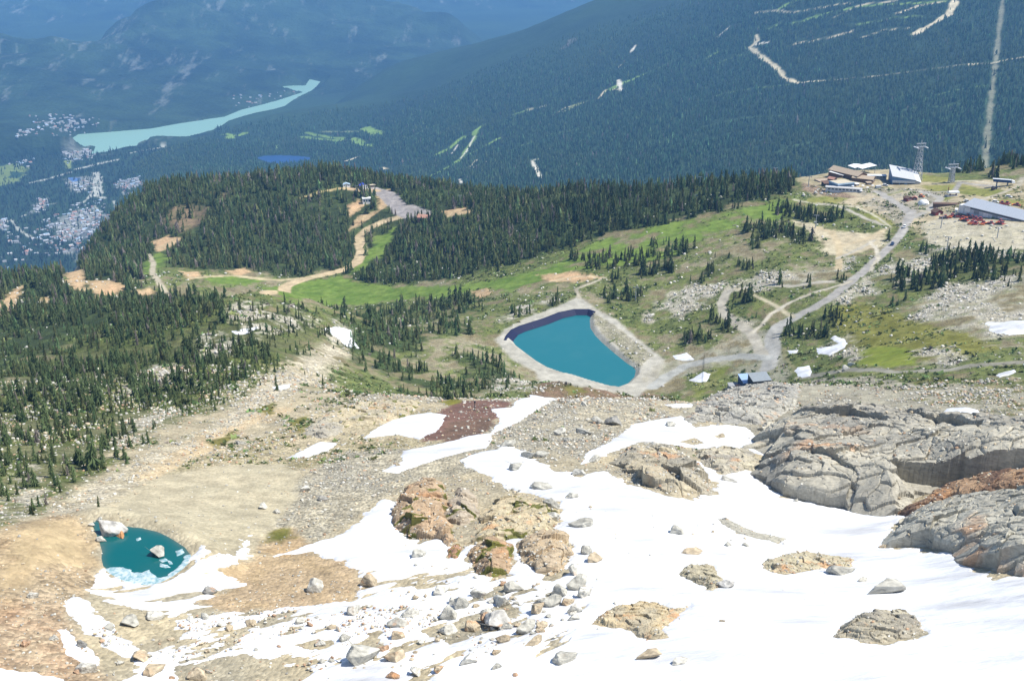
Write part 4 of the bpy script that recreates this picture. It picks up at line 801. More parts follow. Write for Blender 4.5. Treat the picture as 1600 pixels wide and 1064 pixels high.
a, l, r2 = scatter(dn, 8); h = r2.lognormal(math.log(16), 0.25, len(a)); v, d, z = visible(a, l, h); a, l, d, z, h = [q[v] for q in (a, l, d, z, h)]
w_, sg = region(GREEN, 0.05, True, Z_GREEN); g = np.full((NR, NA), -1e4); g[w_] = sg; ok = bil(g, a, l) < -12
a, l, d, z, h = [q[ok] for q in (a, l, d, z, h)]
forest('valley_forest', np.sin(a)*d, np.cos(a)*d, z, h*1.2, FARP, r2, 'conifer woods between the houses on the valley floor', base=(0.044, 0.072, 0.046), dead=0.0, wide=(0.9, 1.5))
print('trees', n_near_trees, n_far_trees, len(a))
# low green bushes
bd = np.where((KIND == 1) & (D > 400) & (D < 1300), 0.06*sstep(-0.2, 0.2, n_big*0.6+n_mid), 0)*(1-sstep(0.02, 0.03, DEN)*0.5)
lum = COL3.max(-1); bd = bd*(lum < 0.42)*(GRIT > 0.3)*(SNOWG < -0.8)*np.where((D < 620) & (acol[None, :] > -0.12), 0.05, 1)
a, l, r3 = scatter(bd, 12); d = np.exp(l); z = bil(H, a, l); v = (np.abs(np.tan(a)) < 0.62) & (z/d >= bil(M, a, l)-0.004); a, l, d, z = a[v], l[v], d[v], z[v]
def bush_proto(r):
    V, F = [], []
    for k in range(16):
        u = r.normal(0, 1, 3); u /= np.linalg.norm(u); u[2] = abs(u[2]); c = u*np.array([1, 1, 0.55])*r.uniform(0.6, 1.0); t = r.normal(0, 0.42, (3, 3)); b0 = len(V)
        V += [tuple(c+t[0]), tuple(c+t[1]), tuple(c+t[2])]; F.append((b0, b0+1, b0+2))
    return np.array(V, np.float32), np.array(F, np.int32)
BP = [bush_proto(np.random.default_rng(200+i)) for i in range(4)]
o = forest('low_bushes', np.sin(a)*d, np.cos(a)*d, z, r3.lognormal(math.log(0.9), 0.35, len(a)), BP, r3, 'low green shrubs and heather over the rocky bench and slope', base=(0.10, 0.135, 0.05), dead=0.03, wide=(0.8, 1.6)); o['category'] = 'shrubs'

# ---------------------------------------------------------------- boulders and stones
def rock_shape(r, cuts, sub=3, jit=0.03):
    bm = bmesh.new()
    if sub >= 2:                                        # angular block: hull of a few points, faces split and roughened
        for _ in range(13+cuts % 5):
            u = r.normal(0, 1, 3); u = u/np.abs(u).max()**0.6/np.linalg.norm(u)**0.4*r.uniform(0.75, 1.1); bm.verts.new(u*np.array([1, 0.9, 0.85]))
        h = bmesh.ops.convex_hull(bm, input=bm.verts); bmesh.ops.delete(bm, geom=[g for g in h['geom_interior'] if isinstance(g, bmesh.types.BMVert)], context='VERTS')
        bmesh.ops.bevel(bm, geom=list(bm.edges), offset=0.05, segments=1, affect='EDGES', profile=0.5); bmesh.ops.triangulate(bm, faces=bm.faces); bmesh.ops.subdivide_edges(bm, edges=bm.edges, cuts=2, use_grid_fill=True); bmesh.ops.triangulate(bm, faces=bm.faces)
        bm.verts.ensure_lookup_table(); bm.verts.index_update(); V = np.array([v.co[:] for v in bm.verts]); F = np.array([[v.index for v in f.verts] for f in bm.faces]); bm.free()
        V = V+0.05*np.stack([vnoise(V[:, 0]*4+V[:, 2]*3, V[:, 1]*4, k+cuts)*2 for k in (1, 2, 3)], 1)
        return V.astype(np.float32), F.astype(np.int32)
    bmesh.ops.create_icosphere(bm, subdivisions=sub, radius=1.0); V = np.array([v.co[:] for v in bm.verts]); F = np.array([[v.index for v in f.verts] for f in bm.faces]); bm.free()
    for _ in range(cuts):
        n = r.normal(0, 1, 3); n /= np.linalg.norm(n); t = r.uniform(0.45, 0.82); s = V@n; V = V-np.outer(np.maximum(s-t, 0), n)
    V = V+r.normal(0, jit, V.shape); return V.astype(np.float32), F.astype(np.int32)
mb, nt, b = new_mat('boulder_rock'); oi = nd(nt, 'ShaderNodeObjectInfo'); tcn = nd(nt, 'ShaderNodeTexCoord').outputs['Object']; n1 = nd(nt, 'ShaderNodeTexNoise'); n1.inputs['Scale'].default_value = 2.2; n1.inputs['Detail'].default_value = 6
mpn = nd(nt, 'ShaderNodeVectorMath', operation='ADD'); nt.links.new(tcn, mpn.inputs[0]); nt.links.new(oi.outputs['Location'], mpn.inputs[1]); nt.links.new(mpn.outputs[0], n1.inputs['Vector'])
n2 = nd(nt, 'ShaderNodeTexNoise'); n2.inputs['Scale'].default_value = 0.9; n2.inputs['Detail'].default_value = 3; nt.links.new(mpn.outputs[0], n2.inputs['Vector'])
cc = mixc(nt, 'MULTIPLY', 1.0, oi.outputs['Color'], gray(nt, mapr(nt, n1.outputs[0], 0.3, 0.7, 0.6, 1.28)))
sep = nd(nt, 'ShaderNodeSeparateColor'); nt.links.new(oi.outputs['Color'], sep.inputs[0])
st = nd(nt, 'ShaderNodeMath', operation='MULTIPLY'); nt.links.new(mapr(nt, n2.outputs[0], 0.56, 0.64, 0, 0.75), st.inputs[0]); nt.links.new(oi.outputs['Alpha'], st.inputs[1])
cc = mixc(nt, 'MIX', st.outputs[0], cc, (0.50, 0.27, 0.13)); nt.links.new(cc, b.inputs['Base Color'])
bp = nd(nt, 'ShaderNodeBump'); bp.inputs['Strength'].default_value = 0.9; bp.inputs['Distance'].default_value = 0.45; nt.links.new(n1.outputs[0], bp.inputs['Height']); nt.links.new(bp.outputs[0], b.inputs['Normal'])
RP = [rock_shape(np.random.default_rng(300+i), 9+i % 4) for i in range(12)]
RM = []
for V, F in RP: RM.append(mesh_np('boulder', V, F, None, [mb], False))
def top(a, l, z):
    z = np.array(z, float)
    for a0, l0, da, dl, g in OUTC:
        i = np.round((l-l0)/dl).astype(int); j = np.round((a-a0)/da).astype(int); ok = (i >= 0) & (j >= 0) & (i < g.shape[0]) & (j < g.shape[1])
        z[ok] = np.maximum(z[ok], g[i[ok], j[ok]])
    return z
TONES = {'grey': (0.44, 0.425, 0.365), 'pale': (0.55, 0.53, 0.46), 'tan': (0.47, 0.39, 0.27), 'rust': (0.42, 0.28, 0.18), 'dark': (0.29, 0.28, 0.25), 'white': (0.56, 0.54, 0.49)}
rb = np.random.default_rng(77)
def boulder(px, py, w, h, tone, label, group=None, rust=0.0, rot=None, sink=0.44, deep=0.8, plane=None):
    """px,py: where it meets the ground in front, w,h: its size in photo pixels; built as a round lump of that size"""
    q = P(px, py)[0] if plane is None else Pz(np.array([px]), np.array([py]), plane)[0]
    l = q[1]; d = math.exp(l); z = float(bil(H, np.array([q[0]]), np.array([l]))[0]) if plane is None else plane; sl = math.hypot(d, z); m = sl/FPX
    W = w*m/1.75; Hh = h*m/1.75*1.05; Dp = (W+Hh)*0.5*deep
    if plane is None: z = float(top(np.array([q[0]]), np.array([l]), [z])[0])
    if plane is None and bil(SNOWG, np.array([q[0]]), np.array([l]))[0] > 0.5: z += 0.4
    o = bpy.data.objects.new('boulder', RM[int(rb.integers(0, 12))]); COL.objects.link(o); dd = d+Dp*0.5
    o.location = (math.sin(q[0])*dd, math.cos(q[0])*dd, z+Hh*(0.75-sink)-0.1); o.rotation_euler = (rb.normal(0, 0.2), rb.normal(0, 0.2), (rot if rot is not None else rb.uniform(-0.5, 0.5)))
    o.scale = (W, Dp, Hh); c = np.array(TONES[tone])*rb.uniform(0.9, 1.1); o.color = (*c, rust)
    o['label'] = label; o['category'] = 'boulder'
    if group: o['group'] = group
    return o
B = [(176, 836, 42, 28, 'white', 'big white boulder with an orange end standing in the far side of the pond', 1.0, Z_TARN), (248, 868, 27, 20, 'grey', 'smooth grey boulder alone in the right of the pond', 0, Z_TARN), (157, 846, 16, 10, 'grey', 'small flat grey rock at the left edge of the pond', 0, Z_TARN), (143, 822, 12, 7, 'pale', 'pale flat rock at the far left corner of the pond', 0, Z_TARN), (155, 813, 10, 6, 'pale', 'tiny pale rock behind the white and orange boulder', 0, Z_TARN),
     (491, 925, 24, 30, 'pale', 'upright pale boulder alone on the tan gravel patch', 0, None), (578, 916, 27, 22, 'tan', 'rounded tan and orange boulder on snow right of the gravel patch', 1.0, None),
     (329, 928, 22, 16, 'dark', 'dark boulder on brown stones at the left end of the gravel patch', 0.8, None), (243, 968, 28, 16, 'pale', 'flat pale boulder on the brown island in the snow', 0, None), (205, 978, 30, 22, 'grey', 'grey boulder pair stone on the brown island left of the flat pale one', 0, None),
     (136, 1052, 28, 19, 'pale', 'rounded pale boulder at the bottom left by the broken snow strip', 0, None), (221, 1034, 26, 20, 'tan', 'pointed tan boulder at the snow edge near the bottom left', 0.3, None), (240, 1058, 34, 22, 'tan', 'wide tan boulder on the bottom edge', 0.2, None), (308, 1062, 28, 24, 'tan', 'orange-tinted boulder on the bottom edge of the gravel', 1.0, None),
     (568, 1040, 48, 32, 'grey', 'largest flat grey boulder low in the boulder scatter', 0, None), (598, 1018, 22, 18, 'rust', 'rusty rock leaning on the large flat grey boulder', 1.0, None), (617, 1035, 34, 30, 'tan', 'cracked tan boulder right of the large flat grey one', 0.4, None), (650, 1056, 20, 16, 'pale', 'small pale boulder alone on the lowest snow', 0, None), (686, 1052, 15, 13, 'tan', 'small orange-tan rock on the lowest snow', 0.8, None), (731, 1040, 26, 22, 'pale', 'square pale boulder with a tan face on the lower snow', 0.4, None), (613, 1062, 20, 14, 'rust', 'rusty rock at the bottom edge', 1, None),
     (779, 982, 46, 34, 'white', 'white boulder with a red-orange left face, brightest of the boulder scatter', 1.0, None), (758, 974, 16, 26, 'rust', 'red-orange slab against the brightest white boulder', 1.0, None), (738, 986, 24, 24, 'tan', 'tan wedge boulder left of the brightest white one', 0.8, None), (783, 946, 34, 24, 'pale', 'rounded pale boulder behind the brightest white one', 0, None), (747, 934, 26, 18, 'pale', 'small rounded boulder at the top left of the scatter', 0.3, None), (800, 926, 32, 20, 'grey', 'grey flat boulder below the split brown block', 0, None),
     (823, 990, 32, 24, 'grey', 'angular grey boulder right of the brightest white one', 0, None), (847, 984, 20, 16, 'tan', 'tan leaning slab right of the angular grey boulder', 0, None), (842, 960, 22, 20, 'tan', 'tan boulder at the left foot of the grey block pile', 0.2, None), (862, 950, 32, 24, 'grey', 'broad grey block in the middle of the block pile', 0, None), (875, 932, 26, 22, 'grey', 'grey block at the back of the block pile', 0, None), (902, 924, 34, 32, 'grey', 'large angular blue-grey block topping the block pile', 0, None), (914, 936, 22, 22, 'pale', 'pale triangular block at the right of the block pile', 0.2, None), (897, 960, 22, 20, 'pale', 'small pale block at the lower right of the block pile', 0.2, None), (897, 900, 22, 26, 'pale', 'pale leaning slab between the pinkish slab and the block pile', 0.4, None), (888, 948, 20, 14, 'tan', 'tan rubble block low in the block pile', 0.3, None),
     (703, 968, 28, 24, 'grey', 'grey boulder in the left middle of the scatter', 0, None), (720, 952, 24, 24, 'grey', 'tall grey slab in the left middle of the scatter', 0, None), (698, 990, 30, 24, 'pale', 'veined pale boulder at the left of the scatter', 0, None), (640, 966, 26, 18, 'pale', 'pale boulder with an orange tip on snow', 0.6, None), (620, 982, 32, 20, 'grey', 'grey and orange boulder in the middle left scatter', 0.6, None), (622, 1000, 24, 16, 'tan', 'orange low rock in the middle left scatter', 0.9, None), (554, 962, 22, 18, 'pale', 'grey rock at the right tip of the gravel patch', 0.2, None), (538, 1004, 18, 16, 'grey', 'round grey rock in the lower stone strip', 0, None), (485, 980, 12, 11, 'rust', 'small rusty red rock on the snow', 1, None), (470, 975, 18, 12, 'pale', 'pale wedge on snow beside the small rusty red rock', 0, None),
     (655, 872, 24, 18, 'grey', 'grey oblong rock on the snow under the left mossy block', 0, None), (690, 930, 34, 16, 'pale', 'long pale rock pointing down the snow above the scatter', 0, None), (710, 945, 20, 13, 'pale', 'pale narrow rock right below the long pale one', 0, None), (835, 1010, 30, 14, 'tan', 'tan sliver boulder below the angular grey one', 0.7, None), (880, 1040, 40, 26, 'grey', 'long slanting grey slab on the lower snow', 0.1, None), (786, 1006, 22, 16, 'tan', 'round tan boulder at the lower end of the scatter', 0.2, None), (776, 1025, 14, 10, 'tan', 'small tan rock below the scatter', 0.3, None), (775, 1048, 16, 12, 'grey', 'blue-grey pebble-like boulder on the lowest snow', 0, None),
     (908, 826, 38, 18, 'grey', 'grey low boulder on snow right of the broken outcrop', 0, None), (930, 880, 28, 22, 'tan', 'tan boulder pair stone in the centre snow', 0.7, None), (916, 868, 18, 22, 'grey', 'grey upright rock beside the tan centre boulder', 0, None), (892, 780, 20, 12, 'grey', 'small grey diamond rock on the upper snow', 0, None), (860, 800, 26, 18, 'grey', 'blue-grey block at the right end of the broken outcrop', 0, None), (862, 816, 24, 14, 'pale', 'pale block below the blue-grey one at the broken outcrop', 0, None), (846, 766, 36, 14, 'grey', 'grey rubble rock between snow tongues', 0.1, None), (808, 736, 24, 14, 'grey', 'grey wedge rock on the snow tongue', 0, None),
     (1058, 836, 26, 16, 'grey', 'grey oblong rock lying in the middle of the snowfield', 0, None), (1081, 868, 34, 12, 'tan', 'thin tan rock in the snow above the tan rubble outcrop', 0, None), (1134, 920, 26, 16, 'white', 'square pale block at the right tip of the tan rubble outcrop', 0, None), (1316, 900, 44, 14, 'grey', 'flat grey rock below the orange-streaked outcrop', 0, None), (1381, 930, 52, 26, 'grey', 'rounded grey boulder right of the orange-streaked outcrop', 0, None), (1347, 911, 18, 9, 'grey', 'small flat grey stone left of the rounded grey boulder', 0, None), (1379, 858, 12, 10, 'tan', 'small tan stone at the foot of the pale split crag', 0.2, None), (1243, 785, 10, 8, 'grey', 'tiny grey stone on snow under the large crag', 0, None), (1138, 754, 26, 12, 'pale', 'pale rock on snow below the low grey slab', 0, None), (1137, 856, 12, 12, 'grey', 'small grey stone on the open snow', 0, None), (1165, 856, 14, 7, 'grey', 'flat little stone right of the small grey one', 0, None), (1010, 1032, 40, 16, 'tan', 'lone tan rock on the lowest snow', 0.6, None), (1062, 1040, 28, 14, 'pale', 'pale low rock near the bottom middle', 0, None), (1128, 974, 10, 7, 'tan', 'tiny tan stone right of the orange rubble heap', 0, None),
     (875, 680, 20, 16, 'pale', 'pale pointed boulder in the upper scree', 0, None), (886, 690, 14, 10, 'grey', 'grey rock just below the pale pointed scree boulder', 0, None), (846, 714, 22, 14, 'grey', 'blue-grey boulder low in the upper scree', 0, None), (960, 664, 30, 18, 'dark', 'dark grey block in the upper scree', 0, None), (935, 662, 24, 14, 'grey', 'grey block left of the dark scree block', 0, None), (912, 678, 30, 12, 'grey', 'low grey slab in the middle of the upper scree', 0, None), (905, 742, 24, 12, 'pale', 'pale rock at the snow edge of the upper scree', 0, None), (928, 722, 24, 12, 'grey', 'grey rock at the right corner of the upper scree', 0, None), (1020, 700, 18, 14, 'grey', 'grey block standing on the bulging outcrop', 0, None), (1048, 668, 16, 12, 'grey', 'grey block at the left of the fractured hump', 0, None), (792, 698, 24, 12, 'grey', 'grey slab at the left rim of the upper scree', 0, None), (825, 716, 26, 14, 'grey', 'smooth grey slab at the lower left of the upper scree', 0, None), (913, 634, 12, 9, 'pale', 'pale rock near the top of the upper scree', 0, None),
     (412, 795, 14, 14, 'pale', 'pale upright stone at the right rim of the gravel fan', 0, None), (432, 802, 12, 10, 'pale', 'small pale stone right of the gravel fan', 0, None), (505, 782, 18, 10, 'dark', 'dark low rock on the stony slope right of the fan', 0, None), (476, 768, 16, 12, 'pale', 'pale stone on the stony slope right of the fan', 0, None), (84, 1000, 14, 12, 'grey', 'small grey rock left of the broken snow strip', 0.1, None), (40, 1010, 14, 14, 'rust', 'rusty rock on the brown slope at the far left', 1, None), (52, 935, 14, 12, 'pale', 'small pale stones on the brown slope at the far left', 0, None), (129, 1012, 16, 14, 'dark', 'dark rock between the two narrow snow strips', 0, None), (120, 1052, 10, 8, 'rust', 'small orange rock by the rounded pale boulder', 1, None), (1322, 578, 14, 9, 'pale', 'pile of pale blocks on the gravel pad near the huts', 0, None), (1330, 571, 12, 8, 'pale', 'pale block on the gravel pad right of the pile', 0, None), (1312, 582, 9, 6, 'grey', 'low grey block at the left of the gravel pad', 0, None), (376, 694, 20, 10, 'grey', 'grey rock among shrubs under the pale rubble rib', 0, None)]
for px_, py_, w_, h_, tn, lb, ru, pln in B:
    o = boulder(px_, py_, w_, h_, tn, lb, None, 0.0 if 'orange end' in lb else ru, plane=pln)
    if 'orange end' in lb:
        e = link('stained_end', RM[3], o, 'rough orange stained end of the boulder'); e.location = (0.62, 0.0, -0.02); e.scale = (0.5, 0.86, 0.86); e.color = (0.52, 0.27, 0.12, 0.0)
# unnamed boulders of the boulder fields
def field(poly, n, lo, hi, tones, label, group, rust, snowy=None):
    q = pl(poly); x0, y0 = q.min(0); x1, y1 = q.max(0); k = 0; tries = 0
    while k < n and tries < n*60:
        tries += 1; px_, py_ = rb.uniform(x0, x1), rb.uniform(y0, y1)
        if sdist(q, np.array([px_]), np.array([py_]))[0] < 0: continue
        w_ = lo*(hi/lo)**(rb.random()**2.0); boulder(px_, py_, w_, w_*rb.uniform(0.5, 0.85), tones[int(rb.integers(0, len(tones)))], label, group, rust if rb.random() < 0.4 else 0.0); k += 1
field('500,990 560,960 640,940 700,910 760,900 830,905 860,960 830,1020 760,1040 700,1030 640,1020 600,1060 480,1064 440,1030', 48, 5, 18, ['grey', 'pale', 'tan', 'tan', 'rust'], 'small rock among the boulder scatter on the lower snow', 'rocks of the lower boulder scatter', 0.9)
field('615,800 650,762 740,755 830,775 872,800 885,860 850,890 750,890 700,850 640,840', 22, 4, 13, ['grey', 'tan', 'tan', 'pale', 'rust'], 'loose block lying on the reddish broken outcrop', 'loose blocks on the broken outcrop', 0.5)
field('1200,690 1300,650 1450,665 1560,700 1480,780 1300,770 1200,740', 12, 4, 11, ['grey', 'pale', 'grey'], 'loose block on the ledges of the large grey crag', 'loose blocks on the crag', 0.1)
field('740,940 800,920 900,900 925,930 900,975 840,1000 780,1015 720,1000', 46, 7, 22, ['grey', 'pale', 'pale', 'tan'], 'block of the densest heap of pale blocks in the lower middle', 'blocks of the densest heap', 0.3)
field('800,660 860,630 960,625 1000,650 960,690 900,730 840,725 780,690', 18, 4, 11, ['grey', 'pale', 'dark', 'tan'], 'small rock of the upper scree between two snow strips', 'rocks of the upper scree', 0.3)
field('480,720 560,700 640,720 620,770 560,810 500,820 470,790', 14, 3.5, 9, ['grey', 'pale', 'tan'], 'small rock on the grey stony slope left of the broken outcrop', 'rocks on the stony slope', 0.3)
field('200,1000 330,1000 480,960 520,980 440,1064 160,1064', 20, 4, 13, ['grey', 'pale', 'tan', 'rust'], 'small rock half sunk in the streaky snow at the lower left', 'rocks in the streaky lower left snow', 0.9)
# loose stones nobody counts
def stones(name, dens, size, label, seed, tones, lift=None):
    a, l, r = scatter(dens, seed); d = np.exp(l); z = bil(H, a, l); v = (np.abs(np.tan(a)) < 0.66) & (z/d >= bil(M, a, l)-0.004); a, l, d, z = a[v], l[v], d[v], z[v]
    n = len(a); pr = [rock_shape(np.random.default_rng(500+i), 6, 1, 0.05) for i in range(5)]; which = r.integers(0, 5, n); s = size(d)*np.minimum(r.lognormal(0, 0.5, n), 2.3)
    z = top(a, l, z)
    if lift is not None: z = z+lift(a, l)
    VV, FF, CC, off = [], [], [], 0
    for i, (V, F) in enumerate(pr):
        q = np.where(which == i)[0]; m = len(q); th = r.uniform(0, 6.28, m); ca, sa = np.cos(th)*s[q], np.sin(th)*s[q]; fl = r.uniform(0.5, 0.9, m)*s[q]; el = r.uniform(0.6, 1.0, m)
        VV.append(np.stack([np.sin(a[q])[:, None]*d[q][:, None]+V[None, :, 0]*ca[:, None]-V[None, :, 1]*(sa*el)[:, None], np.cos(a[q])[:, None]*d[q][:, None]+V[None, :, 0]*sa[:, None]+V[None, :, 1]*(ca*el)[:, None], z[q][:, None]+(V[None, :, 2]+0.35)*fl[:, None]], -1).reshape(-1, 3))
        FF.append((F[None]+(np.arange(m)*len(V))[:, None, None]+off).reshape(-1, 3)); off += m*len(V)
        t = np.array([TONES[k] for k in tones])[r.integers(0, len(tones), m)]*r.uniform(0.75, 1.15, (m, 1)); CC.append(np.repeat(t[:, None, :], len(V), 1).reshape(-1, 3))
    print(name, n)
    return link(name, mesh_np(name, np.concatenate(VV), np.concatenate(FF), np.concatenate(CC), [mr], False), label=label, cat='stones', kind='stuff')
snowm = sstep(-0.5, 1.0, SNOWG)
fore = np.where((KIND == 1) & (D < 640), 1, 0)*sstep(0.25, 0.95, GRIT)*(1-snowm)
for t in MH[:9]:
    w, s = region(t, 0.012); fore[w] += 2.4*np.exp(-(np.minimum(s-1.0, 0)/2.0)**2)*(s < 3.0)+0.3*(s >= 3.0)
stones('loose_stones', fore*0.30*np.clip(0.6+1.2*n_mid, 0.1, 2), lambda d: 0.00095*d, 'loose stones and rubble over the foreground gravel', 21, ['grey', 'pale', 'tan', 'tan', 'grey', 'grey', 'pale', 'rust', 'dark', 'dark'])
lowl = np.zeros((NR, NA), np.float32)
w, s = region('130,960 300,930 420,950 560,940 700,900 800,900 860,980 800,1060 700,1090 130,1090', 0.01); lowl[w] = sstep(-3, 8, s)
stones('stones_on_snow', lowl*snowm*0.7*sstep(-0.1, 0.4, fbm(X*0.8+Y*0.6, (-X*0.6+Y*0.8)*3.0, 22, 3, 120)), lambda d: 0.0011*d, 'small stones strewn over the lower left snow', 22, ['grey', 'tan', 'tan', 'rust', 'pale'], lambda a, l: np.where(bil(SNOWG, a, l) > 0, 0.4, 0))
w, s = region('560,900 640,850 900,780 1000,800 1250,820 1380,880 1300,960 1000,1060 800,1060', 0.01); l2 = np.zeros((NR, NA), np.float32); l2[w] = sstep(-3, 8, s)
stones('stones_on_snow', l2*snowm*0.012, lambda d: 0.0011*d, 'sparse stones over the open snow', 23, ['grey', 'tan', 'pale'], lambda a, l: np.where(bil(SNOWG, a, l) > 0, 0.4, 0))
stones('rubble_on_snow', lowl*snowm*0.05*sstep(-0.1, 0.3, fbm(X*0.8+Y*0.6, (-X*0.6+Y*0.8)*3.0, 22, 3, 121)), lambda d: 0.0028*d, 'larger broken rocks among the boulder scatter', 25, ['grey', 'pale', 'tan', 'tan', 'rust', 'grey'], lambda a, l: np.where(bil(SNOWG, a, l) > 0, 0.3, 0))
talus = np.where((KIND == 1) & (D > 520) & (D < 1300), 1, 0)*(sstep(0.75, 0.98, GRIT)*1.0+0.10)*np.where(GRIT < 0.35, 0, 1)*(SNOWG < -0.5)*np.where((acol[None, :] < -0.1) & (D < 1000), 0.45, 1)
stones('white_rubble', talus*0.12*np.clip(0.4+1.6*n_mid+0.6*n_sml, 0, 2), lambda d: 0.00062*d+0.2, 'white rubble scattered over the bench and the left slope', 24, ['pale', 'white', 'white', 'grey'])

# ---------------------------------------------------------------- buildings, lifts, vehicles
def plain(name, c, rough=0.7, metal=0.0, spec=0.3, wear=0.15, scale=1.2):
    m, nt, b = new_mat(name); b.inputs['Roughness'].default_value = rough; b.inputs['Metallic'].default_value = metal; b.inputs['Specular IOR Level'].default_value = spec
    tc = nd(nt, 'ShaderNodeTexCoord').outputs['Object']; n = nd(nt, 'ShaderNodeTexNoise'); n.inputs['Scale'].default_value = scale; n.inputs['Detail'].default_value = 4; nt.links.new(tc, n.inputs['Vector'])
    cc = mixc(nt, 'MULTIPLY', 1.0, (*c, 1), gray(nt, mapr(nt, n.outputs[0], 0.3, 0.7, 1-wear, 1+wear))); nt.links.new(cc, b.inputs['Base Color']); return m
PM = {k: plain('paint_'+k, *v) for k, v in {
 'white': ((0.78, 0.78, 0.76),), 'palegrey': ((0.58, 0.60, 0.62), 0.5), 'grey': ((0.30, 0.31, 0.32),), 'slate': ((0.24, 0.27, 0.29), 0.6), 'dark': ((0.035, 0.035, 0.04),), 'tan': ((0.40, 0.32, 0.23),), 'brown': ((0.14, 0.085, 0.06),), 'gravelroof': ((0.50, 0.44, 0.32),),
 'blue': ((0.10, 0.20, 0.36), 0.5), 'paleblue': ((0.42, 0.55, 0.68), 0.5), 'navy': ((0.03, 0.06, 0.14),), 'red': ((0.40, 0.085, 0.07), 0.5), 'hallroof': ((0.36, 0.39, 0.43), 0.5), 'stationroof': ((0.46, 0.47, 0.48), 0.6), 'darkred': ((0.20, 0.045, 0.04),), 'orange': ((0.70, 0.22, 0.06),), 'steel': ((0.36, 0.38, 0.41), 0.45), 'townwhite': ((0.52, 0.52, 0.51),), 'towngrey': ((0.34, 0.35, 0.36),), 'royal': ((0.06, 0.10, 0.55), 0.5), 'rustroof': ((0.42, 0.23, 0.17),), 'concrete': ((0.48, 0.47, 0.45),), 'skyroof': ((0.36, 0.50, 0.70), 0.35, 0.2)}.items()}
mg, nt, b = new_mat('window_glass'); b.inputs['Base Color'].default_value = (0.03, 0.05, 0.08, 1); b.inputs['Roughness'].default_value = 0.12; b.inputs['Specular IOR Level'].default_value = 0.6; PM['glass'] = mg
class MB:
    def __init__(s): s.V, s.F = [], []
    def poly(s, vs, fs):
        o = len(s.V); s.V += [tuple(map(float, v)) for v in vs]; s.F += [[i+o for i in f] for f in fs]; return s
    def box(s, x0, y0, z0, x1, y1, z1):
        return s.poly([(x, y, z) for z in (z0, z1) for y in (y0, y1) for x in (x0, x1)], [[0, 2, 3, 1], [4, 5, 7, 6], [0, 1, 5, 4], [2, 6, 7, 3], [0, 4, 6, 2], [1, 3, 7, 5]])
    def bar(s, a, b, r, n=4, r2=None):
        a, b = Vector(a), Vector(b); q = (b-a).to_track_quat('Z', 'Y'); r2 = r if r2 is None else r2; vs = []
        for p, rr in ((a, r), (b, r2)):
            for k in range(n): vs.append(p+q@Vector((rr*math.cos(2*math.pi*(k+0.5)/n), rr*math.sin(2*math.pi*(k+0.5)/n), 0)))
        return s.poly(vs, [[k, (k+1) % n, n+(k+1) % n, n+k] for k in range(n)]+[list(range(n))[::-1], list(range(n, 2*n))])
    def slab(s, p, t):                                   # four corners (counter-clockwise from above) and a thickness downwards
        lo = [(v[0], v[1], v[2]-t) for v in p]; return s.poly(list(p)+lo, [[0, 1, 2, 3], [7, 6, 5, 4], [0, 4, 5, 1], [1, 5, 6, 2], [2, 6, 7, 3], [3, 7, 4, 0]])
    def build(s, name, mat, parent=None, smooth=False):
        me = bpy.data.meshes.new(name); me.from_pydata(s.V, [], s.F); me.materials.append(PM[mat] if isinstance(mat, str) else mat)
        for p in me.polygons: p.use_smooth = smooth
        me.update(); return link(name, me, parent)
def G(px, py, dz=0.0):
    q = P(px, py)[0]; d = math.exp(q[1]); return Vector((math.sin(q[0])*d, math.cos(q[0])*d, float(bil(H, np.array([q[0]]), np.array([q[1]]))[0])+dz))
def ground(v):
    return float(bil(H, np.array([math.atan2(v[0], v[1])]), np.array([math.log(math.hypot(v[0], v[1]))]))[0])
def thing(name, px, py, rot, label, cat, group=None, dz=0.0, loc=None):
    o = bpy.data.objects.new(name, None); COL.objects.link(o); o.location = G(px, py, dz) if loc is None else loc; o.rotation_euler = (0, 0, rot); o['label'] = label; o['category'] = cat; o.empty_display_size = 1
    if group: o['group'] = group
    return o
def windows(root, x0, x1, y, z0, z1, n, face=-1, frame=True, mat='glass'):
    w = (x1-x0)/n
    for k in range(n):
        a, b_ = x0+w*(k+0.15), x0+w*(k+0.85); yo = y+face*0.06
        f = MB().box(a, min(y, yo), z0, b_, max(y, yo), z1).build('window', mat, root)
        if frame: MB().box(a-0.12, min(y, y+face*0.10), z0-0.16, b_+0.12, max(y, y+face*0.10), z0).build('sill', 'white', f)
